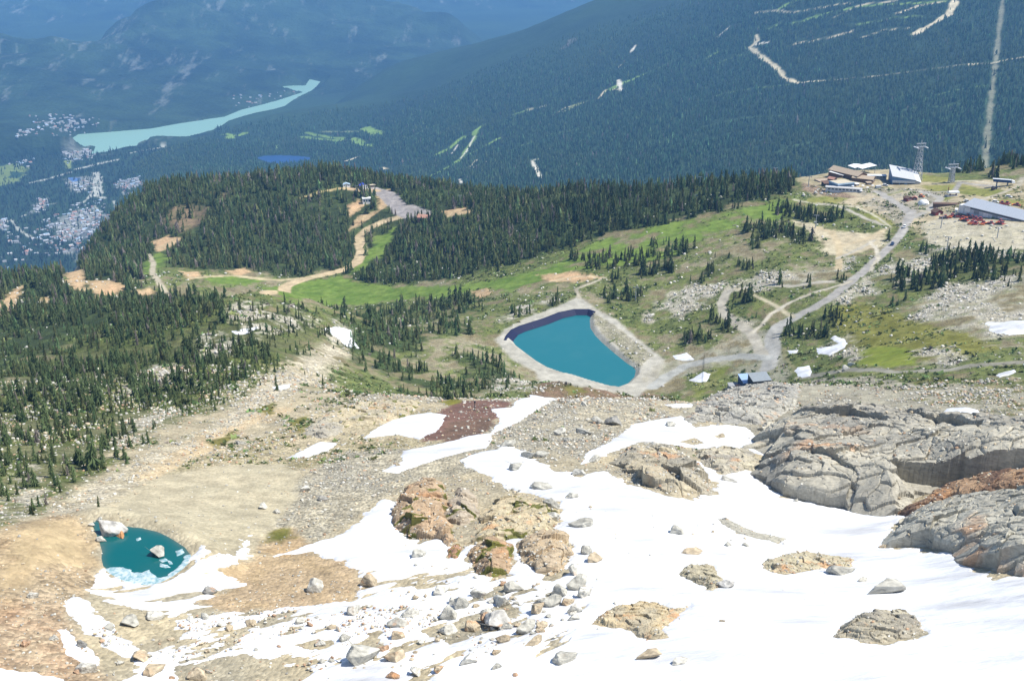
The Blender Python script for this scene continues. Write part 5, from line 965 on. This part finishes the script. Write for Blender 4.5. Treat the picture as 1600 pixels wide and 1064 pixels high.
def gable(name, px, py, rot, W, L, h, rh, wall, roof, label, cat='building', n=3, base=2.5, over=0.6, door=None, group=None, dz=0.0, loc=None):
    """W across (local x), L along the ridge (local y), front at y=-L/2"""
    r = thing(name, px, py, rot, label, cat, group, dz, loc); w = MB(); w.box(-W/2, -L/2, -base, W/2, L/2, h)
    for y in (-L/2+0.02, L/2-0.14): w.poly([(-W/2, y, h), (W/2, y, h), (0, y, h+rh), (-W/2, y+0.12, h), (W/2, y+0.12, h), (0, y+0.12, h+rh)], [[0, 1, 2], [5, 4, 3], [0, 2, 5, 3], [1, 4, 5, 2]])
    w.build('wall', wall, r); t = 0.22; e = over*rh/(W/2); a = MB()
    a.slab([(-W/2-over, -L/2-over, h-e+t), (0, -L/2-over, h+rh+t), (0, L/2+over, h+rh+t), (-W/2-over, L/2+over, h-e+t)], t-0.01)
    a.slab([(0, -L/2-over, h+rh+t), (W/2+over, -L/2-over, h-e+t), (W/2+over, L/2+over, h-e+t), (0, L/2+over, h+rh+t)], t-0.01); a.build('roof', roof, r)
    if n: windows(r, -W*0.42, W*0.42, -L/2, h*0.45, h*0.8, n)
    if door: d = MB().box(-0.9, -L/2-0.08, 0, 0.9, -L/2+0.02, 2.3).build('door', door, r); MB().box(0.55, -L/2-0.16, 1.0, 0.75, -L/2-0.08, 1.2).build('handle', 'steel', d)
    return r
def flat(name, px, py, rot, W, L, h, wall, roof, label, slope=0.0, n=4, base=3.0, cat='building', over=0.4, dz=0.0, win='glass', group=None, side=0):
    """one-pitch or flat roof; slope = rise of the roof from front (y=-L/2) to back"""
    r = thing(name, px, py, rot, label, cat, group, dz); y0, y1 = -L/2, L/2; hb = h+slope
    MB().poly([(-W/2, y0, -base), (W/2, y0, -base), (W/2, y1, -base), (-W/2, y1, -base), (-W/2, y0, h), (W/2, y0, h), (W/2, y1, hb), (-W/2, y1, hb)], [[3, 2, 1, 0], [4, 5, 6, 7], [0, 1, 5, 4], [1, 2, 6, 5], [2, 3, 7, 6], [3, 0, 4, 7]]).build('wall', wall, r)
    o = over; MB().slab([(-W/2-o, y0-o, h+0.3-o*slope/L), (W/2+o, y0-o, h+0.3-o*slope/L), (W/2+o, y1+o, hb+0.3+o*slope/L), (-W/2-o, y1+o, hb+0.3+o*slope/L)], 0.29).build('roof', roof, r)
    if n: windows(r, -W*0.45, W*0.45, y0, h*0.4, h*0.78, n, mat=win)
    return r
# --- the lodge on the ridge
gable('lodge_building', 1324, 276, math.radians(33), 17, 44, 5.5, 3.8, 'brown', 'tan', 'long lodge with a broad tan roof at the edge of the ridge', n=5)
gable('lodge_wing', 1349, 283, math.radians(62), 15, 24, 4.2, 2.4, 'brown', 'tan', 'lower tan roofed lodge wing with dark windows in front of the long lodge', n=5)
flat('lodge_annex', 1309, 277, math.radians(38), 9, 20, 4.5, 'brown', 'white', 'small white metal roof beside the left end of the long lodge', 1.0, 3)
r = flat('restaurant_building', 1314, 293, math.radians(22), 22, 17, 6.5, 'blue', 'gravelroof', 'flat gravel roofed building with a blue window wall left of the lodge', 0.0, 7)
MB().box(-11.6, -8.9, 5.6, 11.6, -8.6, 7.2).build('parapet', 'paleblue', r); MB().box(-11.8, -8.9, 5.6, -11.5, 8.8, 7.2).build('parapet', 'paleblue', r)
r = flat('terrace_building', 1318, 299, math.radians(-17), 40, 7, 4.2, 'palegrey', 'concrete', 'long white terrace wall with a row of small dark windows below the blue building', 0.0, 9)
r = flat('storage_shed', 1291, 290, math.radians(10), 9, 8, 3.0, 'dark', 'brown', 'small dark shed at the left end of the terrace wall', 1.5, 1)
for k, (a, b_, w, lb) in enumerate(((1338, 265, 12, 'left white canopy roof behind the long lodge'), (1352, 266, 15, 'right white canopy roof with an upturned end behind the lodge'))):
    r = thing('canopy', a, b_+4, math.radians(20), lb, 'canopy')
    MB().slab([(-w*0.7, -7, 7.0), (0, -7, 8.6), (0, 7, 8.8), (-w*0.7, 7, 7.2)], 0.25).slab([(0, -7, 8.6), (w*0.7, -7, 7.6+2*k), (w*0.7, 7, 7.9+2*k), (0, 7, 8.8)], 0.25).build('roof', 'white', r)
    for sx in (-1, 1):
        for sy in (-1, 1): MB().bar((sx*w*0.6, sy*6, -3), (sx*w*0.6, sy*6, 7.4), 0.25, 6).build('post', 'steel', r)
r = flat('link_building', 1368, 279, math.radians(-4), 24, 5, 3.6, 'grey', 'palegrey', 'narrow pale roofed link between the lodge and the big station', 0.6, 6)
# station with the big pale roof
r = thing('cable_car_station', 1412, 286, math.radians(-9), 'large cable car station with a broad pale sloping roof and blue side', 'station'); r.scale = (0.86, 0.86, 0.86)
MB().poly([(-17, -10, -3), (13, -10, -3), (13, 22, -3), (-17, 22, -3), (-17, -10, 11), (13, -10, 6.5), (13, 22, 13.5), (-17, 22, 19)], [[3, 2, 1, 0], [4, 5, 6, 7], [0, 1, 5, 4], [1, 2, 6, 5], [2, 3, 7, 6], [3, 0, 4, 7]]).build('wall', 'blue', r)
MB().slab([(-18, -11.2, 11.2), (13.6, -11.2, 6.8), (13.6, 23, 14.2), (-18, 23, 19.8)], 0.5).build('roof', 'stationroof', r)
MB().poly([(13.1, -10, -3), (20, -10, -3), (20, 20, -3), (13.1, 20, -3), (13.1, -10, 6.0), (20, -10, 3.6), (20, 20, 10.5), (13.1, 20, 12.6)], [[3, 2, 1, 0], [4, 5, 6, 7], [0, 1, 5, 4], [1, 2, 6, 5], [2, 3, 7, 6], [3, 0, 4, 7]]).build('side_wing', 'concrete', r)
MB().slab([(13.7, -11, 6.3), (20.8, -11, 3.9), (20.8, 21, 10.9), (13.7, 21, 13.0)], 0.25).build('side_wing_roof', 'palegrey', r)
MB().box(-17.05, -10.6, 2.2, 13, -10.02, 5.6).build('fascia', 'palegrey', r)
for x0, x1 in ((-16, -8), (-7, -1), (3, 12)): MB().box(x0, -10.12, -2.6, x1, -10.01, 1.9).build('door', 'dark', r)
# white pyramid tents, dome, cabins
for a, b_, w, lb in ((1281, 272, 9, 'pointed white tent at the left tip of the ridge'), (1271, 273, 6, 'second smaller white tent at the far left tip of the ridge')):
    r = thing('peaked_tent', a, b_, 0.3, lb, 'tent'); h = w*0.5
    MB().poly([(-h, -h, 2.4), (h, -h, 2.4), (h, h, 2.4), (-h, h, 2.4), (0, 0, 2.4+w*0.75)], [[0, 1, 4], [1, 2, 4], [2, 3, 4], [3, 0, 4], [3, 2, 1, 0]]).build('roof', 'paleblue', r)
    for sx in (-1, 1):
        for sy in (-1, 1): MB().bar((sx*h*0.95, sy*h*0.95, -1), (sx*h*0.95, sy*h*0.95, 2.5), 0.15).build('post', 'steel', r)
r = thing('dome_tent', 1443, 319, 0.2, 'round white dome tent beside the red shed', 'tent'); m_ = MB(); R_ = 6.0
pts = [[(R_*math.cos(e)*math.cos(t), R_*math.cos(e)*math.sin(t), R_*math.sin(e)*0.95-0.3) for t in np.linspace(0, 2*math.pi, 19)[:-1]] for e in np.linspace(-0.1, 1.35, 6)]
vs = [p for q in pts for p in q]+[(0, 0, R_*0.95)]; fs = [[i*18+j, i*18+(j+1) % 18, (i+1)*18+(j+1) % 18, (i+1)*18+j] for i in range(5) for j in range(18)]+[[90+j, 90+(j+1) % 18, 108] for j in range(18)]
m_.poly(vs, fs).build('dome', 'white', r, True); MB().box(-1.4, -6.2, -0.5, 1.4, -5.2, 2.4).build('door', 'palegrey', r)
gable('ticket_shed', 1418, 313, 0.5, 7, 6, 3, 1.6, 'darkred', 'brown', 'small dark red shed left of the white dome', n=2)
gable('snack_hut', 1429, 312, -0.3, 5, 5, 2.6, 1.3, 'darkred', 'rustroof', 'small reddish hut between the dark red shed and the dome', n=1)
gable('log_cabin', 1464, 335, 0.25, 9, 8, 3.2, 2.6, 'darkred', 'brown', 'brown gabled cabin with a white door under the firs', n=0, door='white')
r = flat('long_shelter', 1478, 322, math.radians(-6), 26, 4, 2.4, 'brown', 'brown', 'long low dark red shelter above the cabin', 0.4, 0)
# maintenance hall
L_ = 76; a = G(1517, 335); b_ = G(1612, 345); dv = (b_-a); ang_ = math.atan2(dv.y, dv.x)
r = thing('maintenance_hall', 0, 0, ang_, 'very long grey roofed maintenance hall behind the red snow groomers', 'building', loc=a+dv*0.5)
MB().poly([(-38, -7, -4), (38, -7, -4), (38, 9, -4), (-38, 9, -4), (-38, -7, 5.2), (38, -7, 5.2), (38, 9, 9.5), (-38, 9, 9.5)], [[3, 2, 1, 0], [4, 5, 6, 7], [0, 1, 5, 4], [1, 2, 6, 5], [2, 3, 7, 6], [3, 0, 4, 7]]).build('wall', 'palegrey', r)
MB().slab([(-39, -8.2, 5.3), (39, -8.2, 5.3), (39, 10, 10.2), (-39, 10, 10.2)], 0.35).build('roof', 'hallroof', r)
MB().box(-30, -7.15, 3.0, 37, -7.02, 4.4).build('window_band', 'glass', r)
for k in range(7): MB().box(-36+k*10.5, -7.14, -1, -30+k*10.5, -7.02, 2.6).build('door', ['white', 'grey'][k % 2], r)
MB().box(-44, -6, -4, -38.1, 6, 4.4).build('side_wing', 'white', r)
# chairlift stations
r = thing('lift_station', 1566, 291, math.radians(-20), 'blue roofed chairlift station with a white nose at the right', 'lift station')
MB().poly([(-10, -2.6, 4.6), (9, -2.6, 4.6), (9, 2.6, 4.6), (-10, 2.6, 4.6), (-10.5, -2.0, 7.4), (8, -2.0, 7.4), (8, 2.0, 7.4), (-10.5, 2.0, 7.4)], [[3, 2, 1, 0], [4, 5, 6, 7], [0, 1, 5, 4], [1, 2, 6, 5], [2, 3, 7, 6], [3, 0, 4, 7]]).build('housing', 'navy', r)
MB().slab([(-10.8, -2.4, 7.8), (8.4, -2.4, 7.8), (8.4, 2.4, 7.8), (-10.8, 2.4, 7.8)], 0.38).build('roof', 'palegrey', r); MB().poly([(9.05, -2.7, 4.4), (12.6, -1.8, 4.8), (12.6, 1.8, 4.8), (9.05, 2.7, 4.4), (9.05, -2.2, 7.6), (12.0, -1.4, 6.6), (12.0, 1.4, 6.6), (9.05, 2.2, 7.6)], [[3, 2, 1, 0], [4, 5, 6, 7], [0, 1, 5, 4], [1, 2, 6, 5], [2, 3, 7, 6], [3, 0, 4, 7]]).build('nose', 'white', r)
for xx_ in (-6, 5): MB().bar((xx_, 0, -2), (xx_, 0, 4.7), 0.8, 8).build('post', 'grey', r)
gable('operator_hut', 1553, 297, 0.4, 5, 4, 2.6, 1.1, 'brown', 'dark', 'small dark operator hut in front of the chairlift station', n=1)
r = thing('lift_terminal', 1489, 306, 0.15, 'small white roofed lift terminal with red frame in the middle of the yard', 'lift terminal')
MB().box(-6, -2.5, 3.0, 6, 2.5, 5.0).build('housing', 'white', r); MB().bar((-3.6, 0, -1), (-3.6, 0, 3.1), 0.7, 8).build('post', 'darkred', r); MB().bar((3.6, 0, -1), (3.6, 0, 3.1), 0.7, 8).build('post', 'darkred', r); MB().box(-8.5, -3, -0.6, 8.5, 3, 0.5).build('platform', 'grey', r); MB().box(-6.6, -0.3, 5.02, -6.0, 0.3, 10).build('mast', 'darkred', r)
# big towers
def tower(px, py, Ht, wb, wt, label, arm):
    r = thing('cable_tower', px, py, 0.2, label, 'tower'); 
    for sx in (-1, 1):
        for sy in (-1, 1): MB().bar((sx*wb, sy*wb, -4), (sx*wt, sy*wt, Ht), 0.5, 4, 0.4).build('leg', 'steel', r)
    m = MB(); n = 6
    for k in range(n):
        t0, t1 = k/n, (k+1)/n; w0, w1 = wb+(wt-wb)*t0, wb+(wt-wb)*t1
        for sx, sy, ex, ey in ((-1, -1, 1, -1), (1, -1, 1, 1), (1, 1, -1, 1), (-1, 1, -1, -1)):
            m.bar((sx*w0, sy*w0, Ht*t0), (ex*w1, ey*w1, Ht*t1), 0.28); m.bar((sx*w1, sy*w1, Ht*t1), (ex*w1, ey*w1, Ht*t1), 0.3)
    m.build('bracing', 'steel', r); h = MB(); 
    for z_ in (Ht, Ht+3.6): h.box(-arm, -0.6, z_, arm, 0.6, z_+0.9)
    for x_ in np.linspace(-arm, arm, 7): h.bar((x_, 0, Ht+0.4), (x_+arm/6*(1 if x_ < arm*0.9 else -1), 0, Ht+4.0), 0.3)
    h.build('cross_arm', 'steel', r)
    for s_ in (-1, 1): MB().box(s_*arm-0.9, -5, Ht-0.9, s_*arm+0.9, 5, Ht-0.02).build('saddle', 'palegrey', r)
    MB().bar((0, 0, Ht+4.5), (0, 0, Ht+8.0), 0.4).build('mast', 'steel', r)
    return r
tower(1432, 281, 39, 4.6, 1.7, 'tall steel lattice cable car tower behind the big station', 6.0)
tower(1486, 285, 17, 2.6, 1.7, 'shorter steel cable tower with wide head at the ridge edge', 6.5)
def lift_pole(px, py, Ht, label, mat='steel', arm=2.6, rr=0.55):
    r = thing('lift_tower', px, py, random.uniform(-0.4, 0.4), label, 'lift tower'); MB().bar((0, 0, -2), (0, 0, Ht), rr, 8, rr*0.65).build('pole', mat, r); MB().box(-arm, -0.25, Ht, arm, 0.25, Ht+0.5).build('cross_arm', mat, r)
    for s_ in (-1, 1): MB().box(s_*arm-0.3, -1.6, Ht-0.6, s_*arm+0.3, 1.6, Ht-0.02).build('sheave_train', 'dark', r)
for a in ((602, 272, 19, 'white lift tower standing above the forest edge at the top left', 'white'), (993, 470, 13, 'pale lift tower among firs behind the reservoir'), (1470, 357, 12, 'grey lift tower between the cabin and the groomers'), (1479, 392, 13, 'teal tinted lift tower on the gravel slope'), (1558, 372, 10, 'lift tower on the gravel right below the groomers'), (1274, 356, 13, 'pale lift tower at the end of the fir row'),
          (1184, 282, 15, 'lift tower at the dark forest edge left of the lodge'), (1210, 282, 15, 'lift tower nearest to the lodge along the forest edge'), (1093, 296, 15, 'lift tower over the middle of the dark ridge forest'), (719, 322, 15, 'lift tower over the forest right of the dirt road'), (1263, 292, 12, 'lift tower on the rubble bank below the lodge tip'), (557, 306, 15, 'pale lift tower in the wood on the round hill')):
    lift_pole(*a[:4], **({'mat': a[4]} if len(a) > 4 else {}))
r = thing('signal_post', 742, 641, 0, 'dark post standing on the red-brown saddle', 'post'); MB().bar((0, 0, -1), (0, 0, 4.2), 0.28, 6, 0.2).build('pole', 'dark', r); MB().box(-0.45, -0.4, 4.2, 0.45, 0.4, 5.0).build('head', 'dark', r)
# huts by the junction
r = flat('equipment_hut', 1186, 599, math.radians(12), 14, 10, 4.2, 'dark', 'slate', 'dark grey roofed hut right of the blue roofed one', 2.2, 0, base=5)
MB().box(-3, -5.14, -1, 1.5, -5.02, 2.4).build('door', 'grey', r)
r = flat('equipment_hut', 1165, 601, math.radians(12), 8, 11, 3.8, 'navy', 'skyroof', 'small hut with a shining blue metal roof by the road junction', 2.4, 0, base=5)
MB().box(-2, -5.64, -1, 2, -5.52, 2.3).build('door', 'paleblue', r)
r = flat('tool_shed', 1145, 606, math.radians(5), 7, 4.5, 2.4, 'slate', 'grey', 'low grey shed left of the blue roofed hut', 0.8, 2, base=3, over=0.3)
r = thing('pallet_stack', 1154, 606, 0.3, 'reddish stack of boards between the low shed and the blue hut', 'stack')
for k in range(6): MB().box(-1.6+0.1*k, -2.6, 0.5*k-0.8, 1.6+0.08*k, 2.6, 0.5*k-0.38).build('board', 'rustroof', r)
# buildings on the round hill
gable('hill_hut', 541, 291, 0.3, 11, 8, 3, 2, 'white', 'paleblue', 'white walled hut with pale blue roof on the round hill', n=3)
gable('hill_hut', 568, 294, 0.5, 10, 10, 4.2, 3.4, 'white', 'royal', 'hut with a bright blue roof on the round hill', n=3)
flat('hill_hut', 581, 292, 0.2, 11, 5, 2.8, 'brown', 'gravelroof', 'low brown hut with a pale flat roof right of the blue one', 0.5, 2)
flat('pump_house', 573, 318, 0.2, 12, 7, 8.0, 'white', 'white', 'white block shaped house between the firs below the hill huts', 0.5, 3, base=3)
gable('base_building', 668, 344, math.radians(80), 11, 26, 4.5, 3.0, 'rustroof', 'rustroof', 'long red roofed building at the end of the wide dirt road', n=0)
# small things round the lodge
flat('shipping_container', 1372, 294, 0.3, 7, 2.6, 2.6, 'grey', 'palegrey', 'grey container between the lodge wing and the station', 0, 0, base=0.6, over=0.0)
flat('shipping_container', 1494, 331, 1.2, 7, 2.6, 2.6, 'white', 'white', 'white container at the left end of the long hall', 0, 0, base=0.6, over=0.0)
flat('kiosk', 1338, 291, 0.6, 5, 4, 2.8, 'tan', 'white', 'little tan kiosk with a white roof in front of the lodge wing', 0.4, 1)
flat('kiosk', 1357, 289, 0.2, 6, 4, 2.8, 'brown', 'tan', 'little brown kiosk at the right end of the lodge wing', 0.4, 1)
gable('warming_hut', 1300, 283, 0.7, 7, 8, 3, 1.8, 'brown', 'rustroof', 'small rust roofed hut on the deck left of the long lodge', n=2)
r = thing('sun_deck', 1289, 282, 0.25, 'broad wooden deck at the left end of the lodge', 'deck'); MB().box(-10, -7, -2.5, 10, 7, 0.5).build('floor', 'tan', r)
for s_ in (-1, 1): MB().box(-10, s_*7-0.08, 1.3, 10, s_*7+0.08, 1.5).build('rail', 'brown', r)
for k in range(11):
    for s_ in (-1, 1): MB().box(-9.9+k*1.96, s_*7-0.07, 0.5, -9.75+k*1.96, s_*7+0.07, 1.3).build('post', 'brown', r)
for k, (a, b_) in enumerate(((1332, 294), (1341, 297), (1348, 293), (1355, 296), (1363, 293), (1345, 301), (1334, 300))):
    r = thing('parasol', a, b_, 0.2*k, 'pale parasol standing on the open yard in front of the lodge', 'parasol', 'parasols in front of the lodge'); MB().bar((0, 0, -0.5), (0, 0, 2.6), 0.09, 6).build('pole', 'grey', r)
    n = 8; MB().poly([(1.9*math.cos(2*math.pi*j/n), 1.9*math.sin(2*math.pi*j/n), 2.3) for j in range(n)]+[(0, 0, 3.1)], [[j, (j+1) % n, n] for j in range(n)]).build('canopy', ['white', 'palegrey', 'orange'][k % 3] if k % 3 < 2 else 'white', r)
# red snow groomers and other machines: one of each kind, then copies
def machine(kind):
    if kind == 'groomer':
        r = thing('snow_groomer', 1500, 345, 0, 'x', 'groomer')
        MB().poly([(-1.5, -2.4, 0.7), (1.5, -2.4, 0.7), (1.5, 2.6, 0.7), (-1.5, 2.6, 0.7), (-1.4, -2.3, 1.9), (1.4, -2.3, 1.9), (1.4, 2.4, 1.7), (-1.4, 2.4, 1.7)], [[3, 2, 1, 0], [4, 5, 6, 7], [0, 1, 5, 4], [1, 2, 6, 5], [2, 3, 7, 6], [3, 0, 4, 7]]).build('body', 'red', r)
        c = MB().poly([(-1.2, -2.1, 1.9), (1.2, -2.1, 1.9), (1.2, 0.4, 1.9), (-1.2, 0.4, 1.9), (-1.0, -1.6, 3.1), (1.0, -1.6, 3.1), (1.0, 0.2, 3.1), (-1.0, 0.2, 3.1)], [[3, 2, 1, 0], [4, 5, 6, 7], [0, 1, 5, 4], [1, 2, 6, 5], [2, 3, 7, 6], [3, 0, 4, 7]]).build('cab', 'glass', r); MB().slab([(-1.1, -1.7, 3.3), (1.1, -1.7, 3.3), (1.1, 0.3, 3.3), (-1.1, 0.3, 3.3)], 0.19).build('cab_roof', 'red', c)
        for s_ in (-1, 1): MB().box(s_*1.85-0.55, -2.9, 0, s_*1.85+0.55, 2.9, 0.95).build('track', 'dark', r)
        MB().box(-2.5, -4.0, 0.2, 2.5, -3.4, 1.4).build('blade', 'red', r); MB().box(-2.3, 3.1, 0.2, 2.3, 4.1, 1.0).build('tiller', 'orange', r)
    else:
        r = thing('parked_car', 1413, 351, 0, 'x', 'car'); b_ = kind
        MB().box(-0.95, -2.3, 0.45, 0.95, 2.3, 1.05).build('body', b_, r)
        c = MB().poly([(-0.88, -1.2, 1.05), (0.88, -1.2, 1.05), (0.88, 1.9, 1.05), (-0.88, 1.9, 1.05), (-0.72, -0.5, 1.75), (0.72, -0.5, 1.75), (0.72, 1.5, 1.75), (-0.72, 1.5, 1.75)], [[3, 2, 1, 0], [4, 5, 6, 7], [0, 1, 5, 4], [1, 2, 6, 5], [2, 3, 7, 6], [3, 0, 4, 7]]).build('cabin', 'glass', r); MB().slab([(-0.75, -0.55, 1.86), (0.75, -0.55, 1.86), (0.75, 1.55, 1.86), (-0.75, 1.55, 1.86)], 0.1).build('cabin_roof', b_, c)
        for sx in (-1, 1):
            for sy in (-1, 1): MB().bar((sx*0.8, sy*1.4, 0.38), (sx*1.02, sy*1.4, 0.38), 0.38, 10).build('wheel', 'dark', r)
    return r
def copy_tree(o):
    def rec(s, parent):
        c = s.copy(); COL.objects.link(c); c.parent = parent
        for ch in s.children: rec(ch, c)
        return c
    return rec(o, None)
gp_ = machine('groomer')
VZ = [(405, 805), (440, 800), (475, 795), (505, 790), (600, 785), (620, 800), (655, 825), (690, 805), (720, 795), (750, 800), (780, 810), (700, 845), (660, 850), (840, 830), (870, 825), (900, 835), (780, 885), (815, 870), (840, 890), (860, 875), (880, 900), (940, 890), (965, 905), (985, 885), (1040, 890), (1065, 905), (1185, 890), (1175, 870), (920, 770), (1135, 795), (1320, 815), (1355, 830), (1200, 610), (1240, 610), (1275, 615), (1400, 635)]
kept_ = []
for u, v in VZ:
    p_ = G(1430+u/8.87, 250+v/8.87)
    if all((p_-q_).length > 5.2 for q_ in kept_): kept_.append(p_)
    else: VZ = [t for t in VZ if t != (u, v)]
for k, (u, v) in enumerate(VZ):
    o = gp_ if k == 0 else copy_tree(gp_); o.location = G(1430+u/8.87, 250+v/8.87, 0.05); o.rotation_euler = (0, 0, random.choice([0.4, -0.5, 0.9, 1.2, 2.4])+random.uniform(-0.2, 0.2)); back = v < 700
    o['label'] = 'red snow groomer parked behind the long maintenance hall' if back else 'red snow groomer parked in rows in front of the long maintenance hall'; o['group'] = 'groomers behind the hall' if back else 'groomers in front of the hall'; o.scale = (1.05, 1.05, 1.05)
def car(px, py, c, rot, lb, group=None):
    o = machine(c); o.location = G(px, py, 0.05); o.rotation_euler = (0, 0, rot); o['label'] = lb
    o.scale = (1.5, 1.5, 1.5)
    if group: o['group'] = group
    return o
car(1413, 356, 'white', -0.5, 'white car on the wide gravel road below the lodge'); car(1394, 383, 'navy', -0.5, 'dark car lower down the gravel road'); car(1383, 291, 'white', 1.2, 'white car parked between the lodge and the station'); car(1511, 316, 'white', 1.2, 'white van near the left end of the long hall'); car(1555, 317, 'white', 1.0, 'white car behind the long hall'); car(1576, 309, 'white', 1.0, 'white car alone above the long hall'); car(1440, 308, 'orange', 0.4, 'orange vehicle beside the white dome')
# cable cars in the air behind the station: hung on their cable
# --- the town in the valley
TOWN = [('64,186 90,184 140,188 138,196 120,206 90,207 70,196', 34, 'pale house in the far suburb left of the turquoise lake', 'houses of the far suburb'), ('30,204 62,200 60,210 25,216', 10, 'pale house in the far suburb left of the turquoise lake', 'houses of the far suburb'),
        ('190,284 215,280 226,292 200,298 184,292', 34, 'pale house in the round estate near the forested hill', 'houses of the round estate'), ('205,300 240,296 262,292 240,312 215,318', 20, 'pale house in the round estate near the forested hill', 'houses of the round estate'),
        ('80,350 120,328 150,324 160,344 150,366 90,372', 74, 'pale roofed building in the village centre far below', 'buildings of the village centre'), ('110,372 160,360 150,392 90,398 85,384', 26, 'pale roofed building in the village centre far below', 'buildings of the village centre'),
        ('60,312 72,308 70,326 48,334', 12, 'pale house in the small estate in the valley woods', 'houses in the valley woods'), ('0,344 10,345 8,360 0,362', 6, 'pale house in the small estate in the valley woods', 'houses in the valley woods'), ('0,372 60,360 70,390 20,410 0,410', 18, 'pale house in the small estate in the valley woods', 'houses in the valley woods'),
        ('108,290 140,282 140,298 118,302', 14, 'pale depot building beside the highway', 'depots beside the highway'), ('100,238 140,236 145,246 112,252', 20, 'grey house at the near end of the turquoise lake', 'houses at the lake end'), ('15,252 50,250 45,262 20,258', 5, 'white building on the green fields at the left edge', 'buildings on the valley fields'), ('355,150 440,140 445,150 380,168', 12, 'white house on the far shore of the turquoise lake', 'houses on the far shore')]
tint = ['white', 'palegrey', 'palegrey', 'concrete', 'white', 'rustroof', 'paleblue']
def town_proto(wall, roof, W, L, h, rh):
    m = bpy.data.meshes.new('house'); V = [(-W, -L, -3), (W, -L, -3), (W, L, -3), (-W, L, -3), (-W, -L, h), (W, -L, h), (W, L, h), (-W, L, h), (0, -L, h+rh), (0, L, h+rh), (-W-.6, -L-.6, h), (W+.6, -L-.6, h), (W+.6, L+.6, h), (-W-.6, L+.6, h), (0, -L-.6, h+rh+.35), (0, L+.6, h+rh+.35)]
    F = [[0, 1, 5, 8, 4], [1, 2, 6, 5], [2, 3, 7, 9, 6], [3, 0, 4, 7], [10, 14, 15, 13], [14, 11, 12, 15]]; m.from_pydata(V, [], F); m.materials.append(PM[wall]); m.materials.append(PM[roof])
    for i, p in enumerate(m.polygons): p.material_index = 1 if i >= 4 else 0
    m.update(); return m
TP = [town_proto('concrete', t, w, l_, h, rh) for t, w, l_, h, rh in (('townwhite', 7, 11, 6, 3), ('towngrey', 9, 15, 8, 2), ('palegrey', 6, 9, 6, 3), ('towngrey', 9, 17, 8, 2), ('townwhite', 10, 14, 7, 1), ('rustroof', 7, 11, 7, 3.5), ('paleblue', 8, 14, 7, 2))]
rt = random.Random(9); nt_ = 0
for poly, n, lb, gr in TOWN:
    q = pl(poly); k = 0; t_ = 0
    while k < n and t_ < 4000:
        t_ += 1; a, b_ = rt.uniform(q[:, 0].min(), q[:, 0].max()), rt.uniform(q[:, 1].min(), q[:, 1].max())
        if sdist(q, np.array([a]), np.array([b_]))[0] < 0: continue
        v = G(a, b_)
        if v.length < 3000: k += 1; continue
        o = link('house', TP[rt.randrange(7)], None, lb, 'house', gr, None, v); o.rotation_euler = (0, 0, rt.choice([0.3, 0.5, 1.9, 2.1])+rt.uniform(-0.2, 0.2)); s = rt.uniform(0.6, 1.05); o.scale = (s, s, s*1.1); k += 1; nt_ += 1

# the rest of the town, too many to count
VV, FF, MI, off = [], [], [], 0
for poly, n, lb, gr in TOWN:
    q = pl(poly); c = q.mean(0); q2 = c+(q-c)*1.5
    for _ in range(int(n*2.6)):
        a, b_ = rt.uniform(q2[:, 0].min(), q2[:, 0].max()), rt.uniform(q2[:, 1].min(), q2[:, 1].max())
        if sdist(q2, np.array([a]), np.array([b_]))[0] < 0: continue
        v = G(a, b_)
        if v.length < 3500: continue
        m = TP[rt.randrange(7)]; s = rt.uniform(0.4, 0.8); th = rt.choice([0.3, 0.5, 1.9, 2.1])+rt.uniform(-0.2, 0.2); ca, sa = math.cos(th)*s, math.sin(th)*s
        VV += [(v.x+p.co.x*ca-p.co.y*sa, v.y+p.co.x*sa+p.co.y*ca, v.z+p.co.z*s) for p in m.vertices]; FF += [[i+off for i in p.vertices] for p in m.polygons]
        rf = rt.randrange(5); MI += [0, 0, 0, 0, 1+rf, 1+rf]; off += 16
me = bpy.data.meshes.new('town_houses'); me.from_pydata(VV, [], FF)
for k in ('towngrey', 'townwhite', 'towngrey', 'palegrey', 'rustroof', 'paleblue'): me.materials.append(PM[k])
me.polygons.foreach_set('material_index', MI); me.update(); link('town_houses', me, label='mass of tiny pale roofed houses filling the valley town', cat='town', kind='stuff')

# ---------------------------------------------------------------- the air
m = bpy.data.materials.new('haze_air'); m.use_nodes = True; nt = m.node_tree
nt.nodes.remove(nt.nodes['Principled BSDF']); pv = nt.nodes.new('ShaderNodeVolumePrincipled')
pv.inputs['Color'].default_value = (*HAZE_COLOR, 1); pv.inputs['Density'].default_value = HAZE_DENSITY; pv.inputs['Anisotropy'].default_value = 0.0
nt.links.new(pv.outputs[0], nt.nodes['Material Output'].inputs['Volume'])
zlo = float(H.min())-20; ztop = max(60.0, float(H.max())+60)
bx0, bx1, by0, by1 = float(X.min())-500, float(X.max())+500, -600.0, float(Y.max())+500
V = [(x, y, z) for z in (zlo, ztop) for y in (by0, by1) for x in (bx0, bx1)]
F = [[0, 2, 3, 1], [4, 5, 7, 6], [0, 1, 5, 4], [2, 6, 7, 3], [0, 4, 6, 2], [1, 3, 7, 5]]
link('haze', mesh_np('haze', V, np.array(F), None, [m], False), label='thin blue summer haze over the valley', cat='haze', kind='stuff')
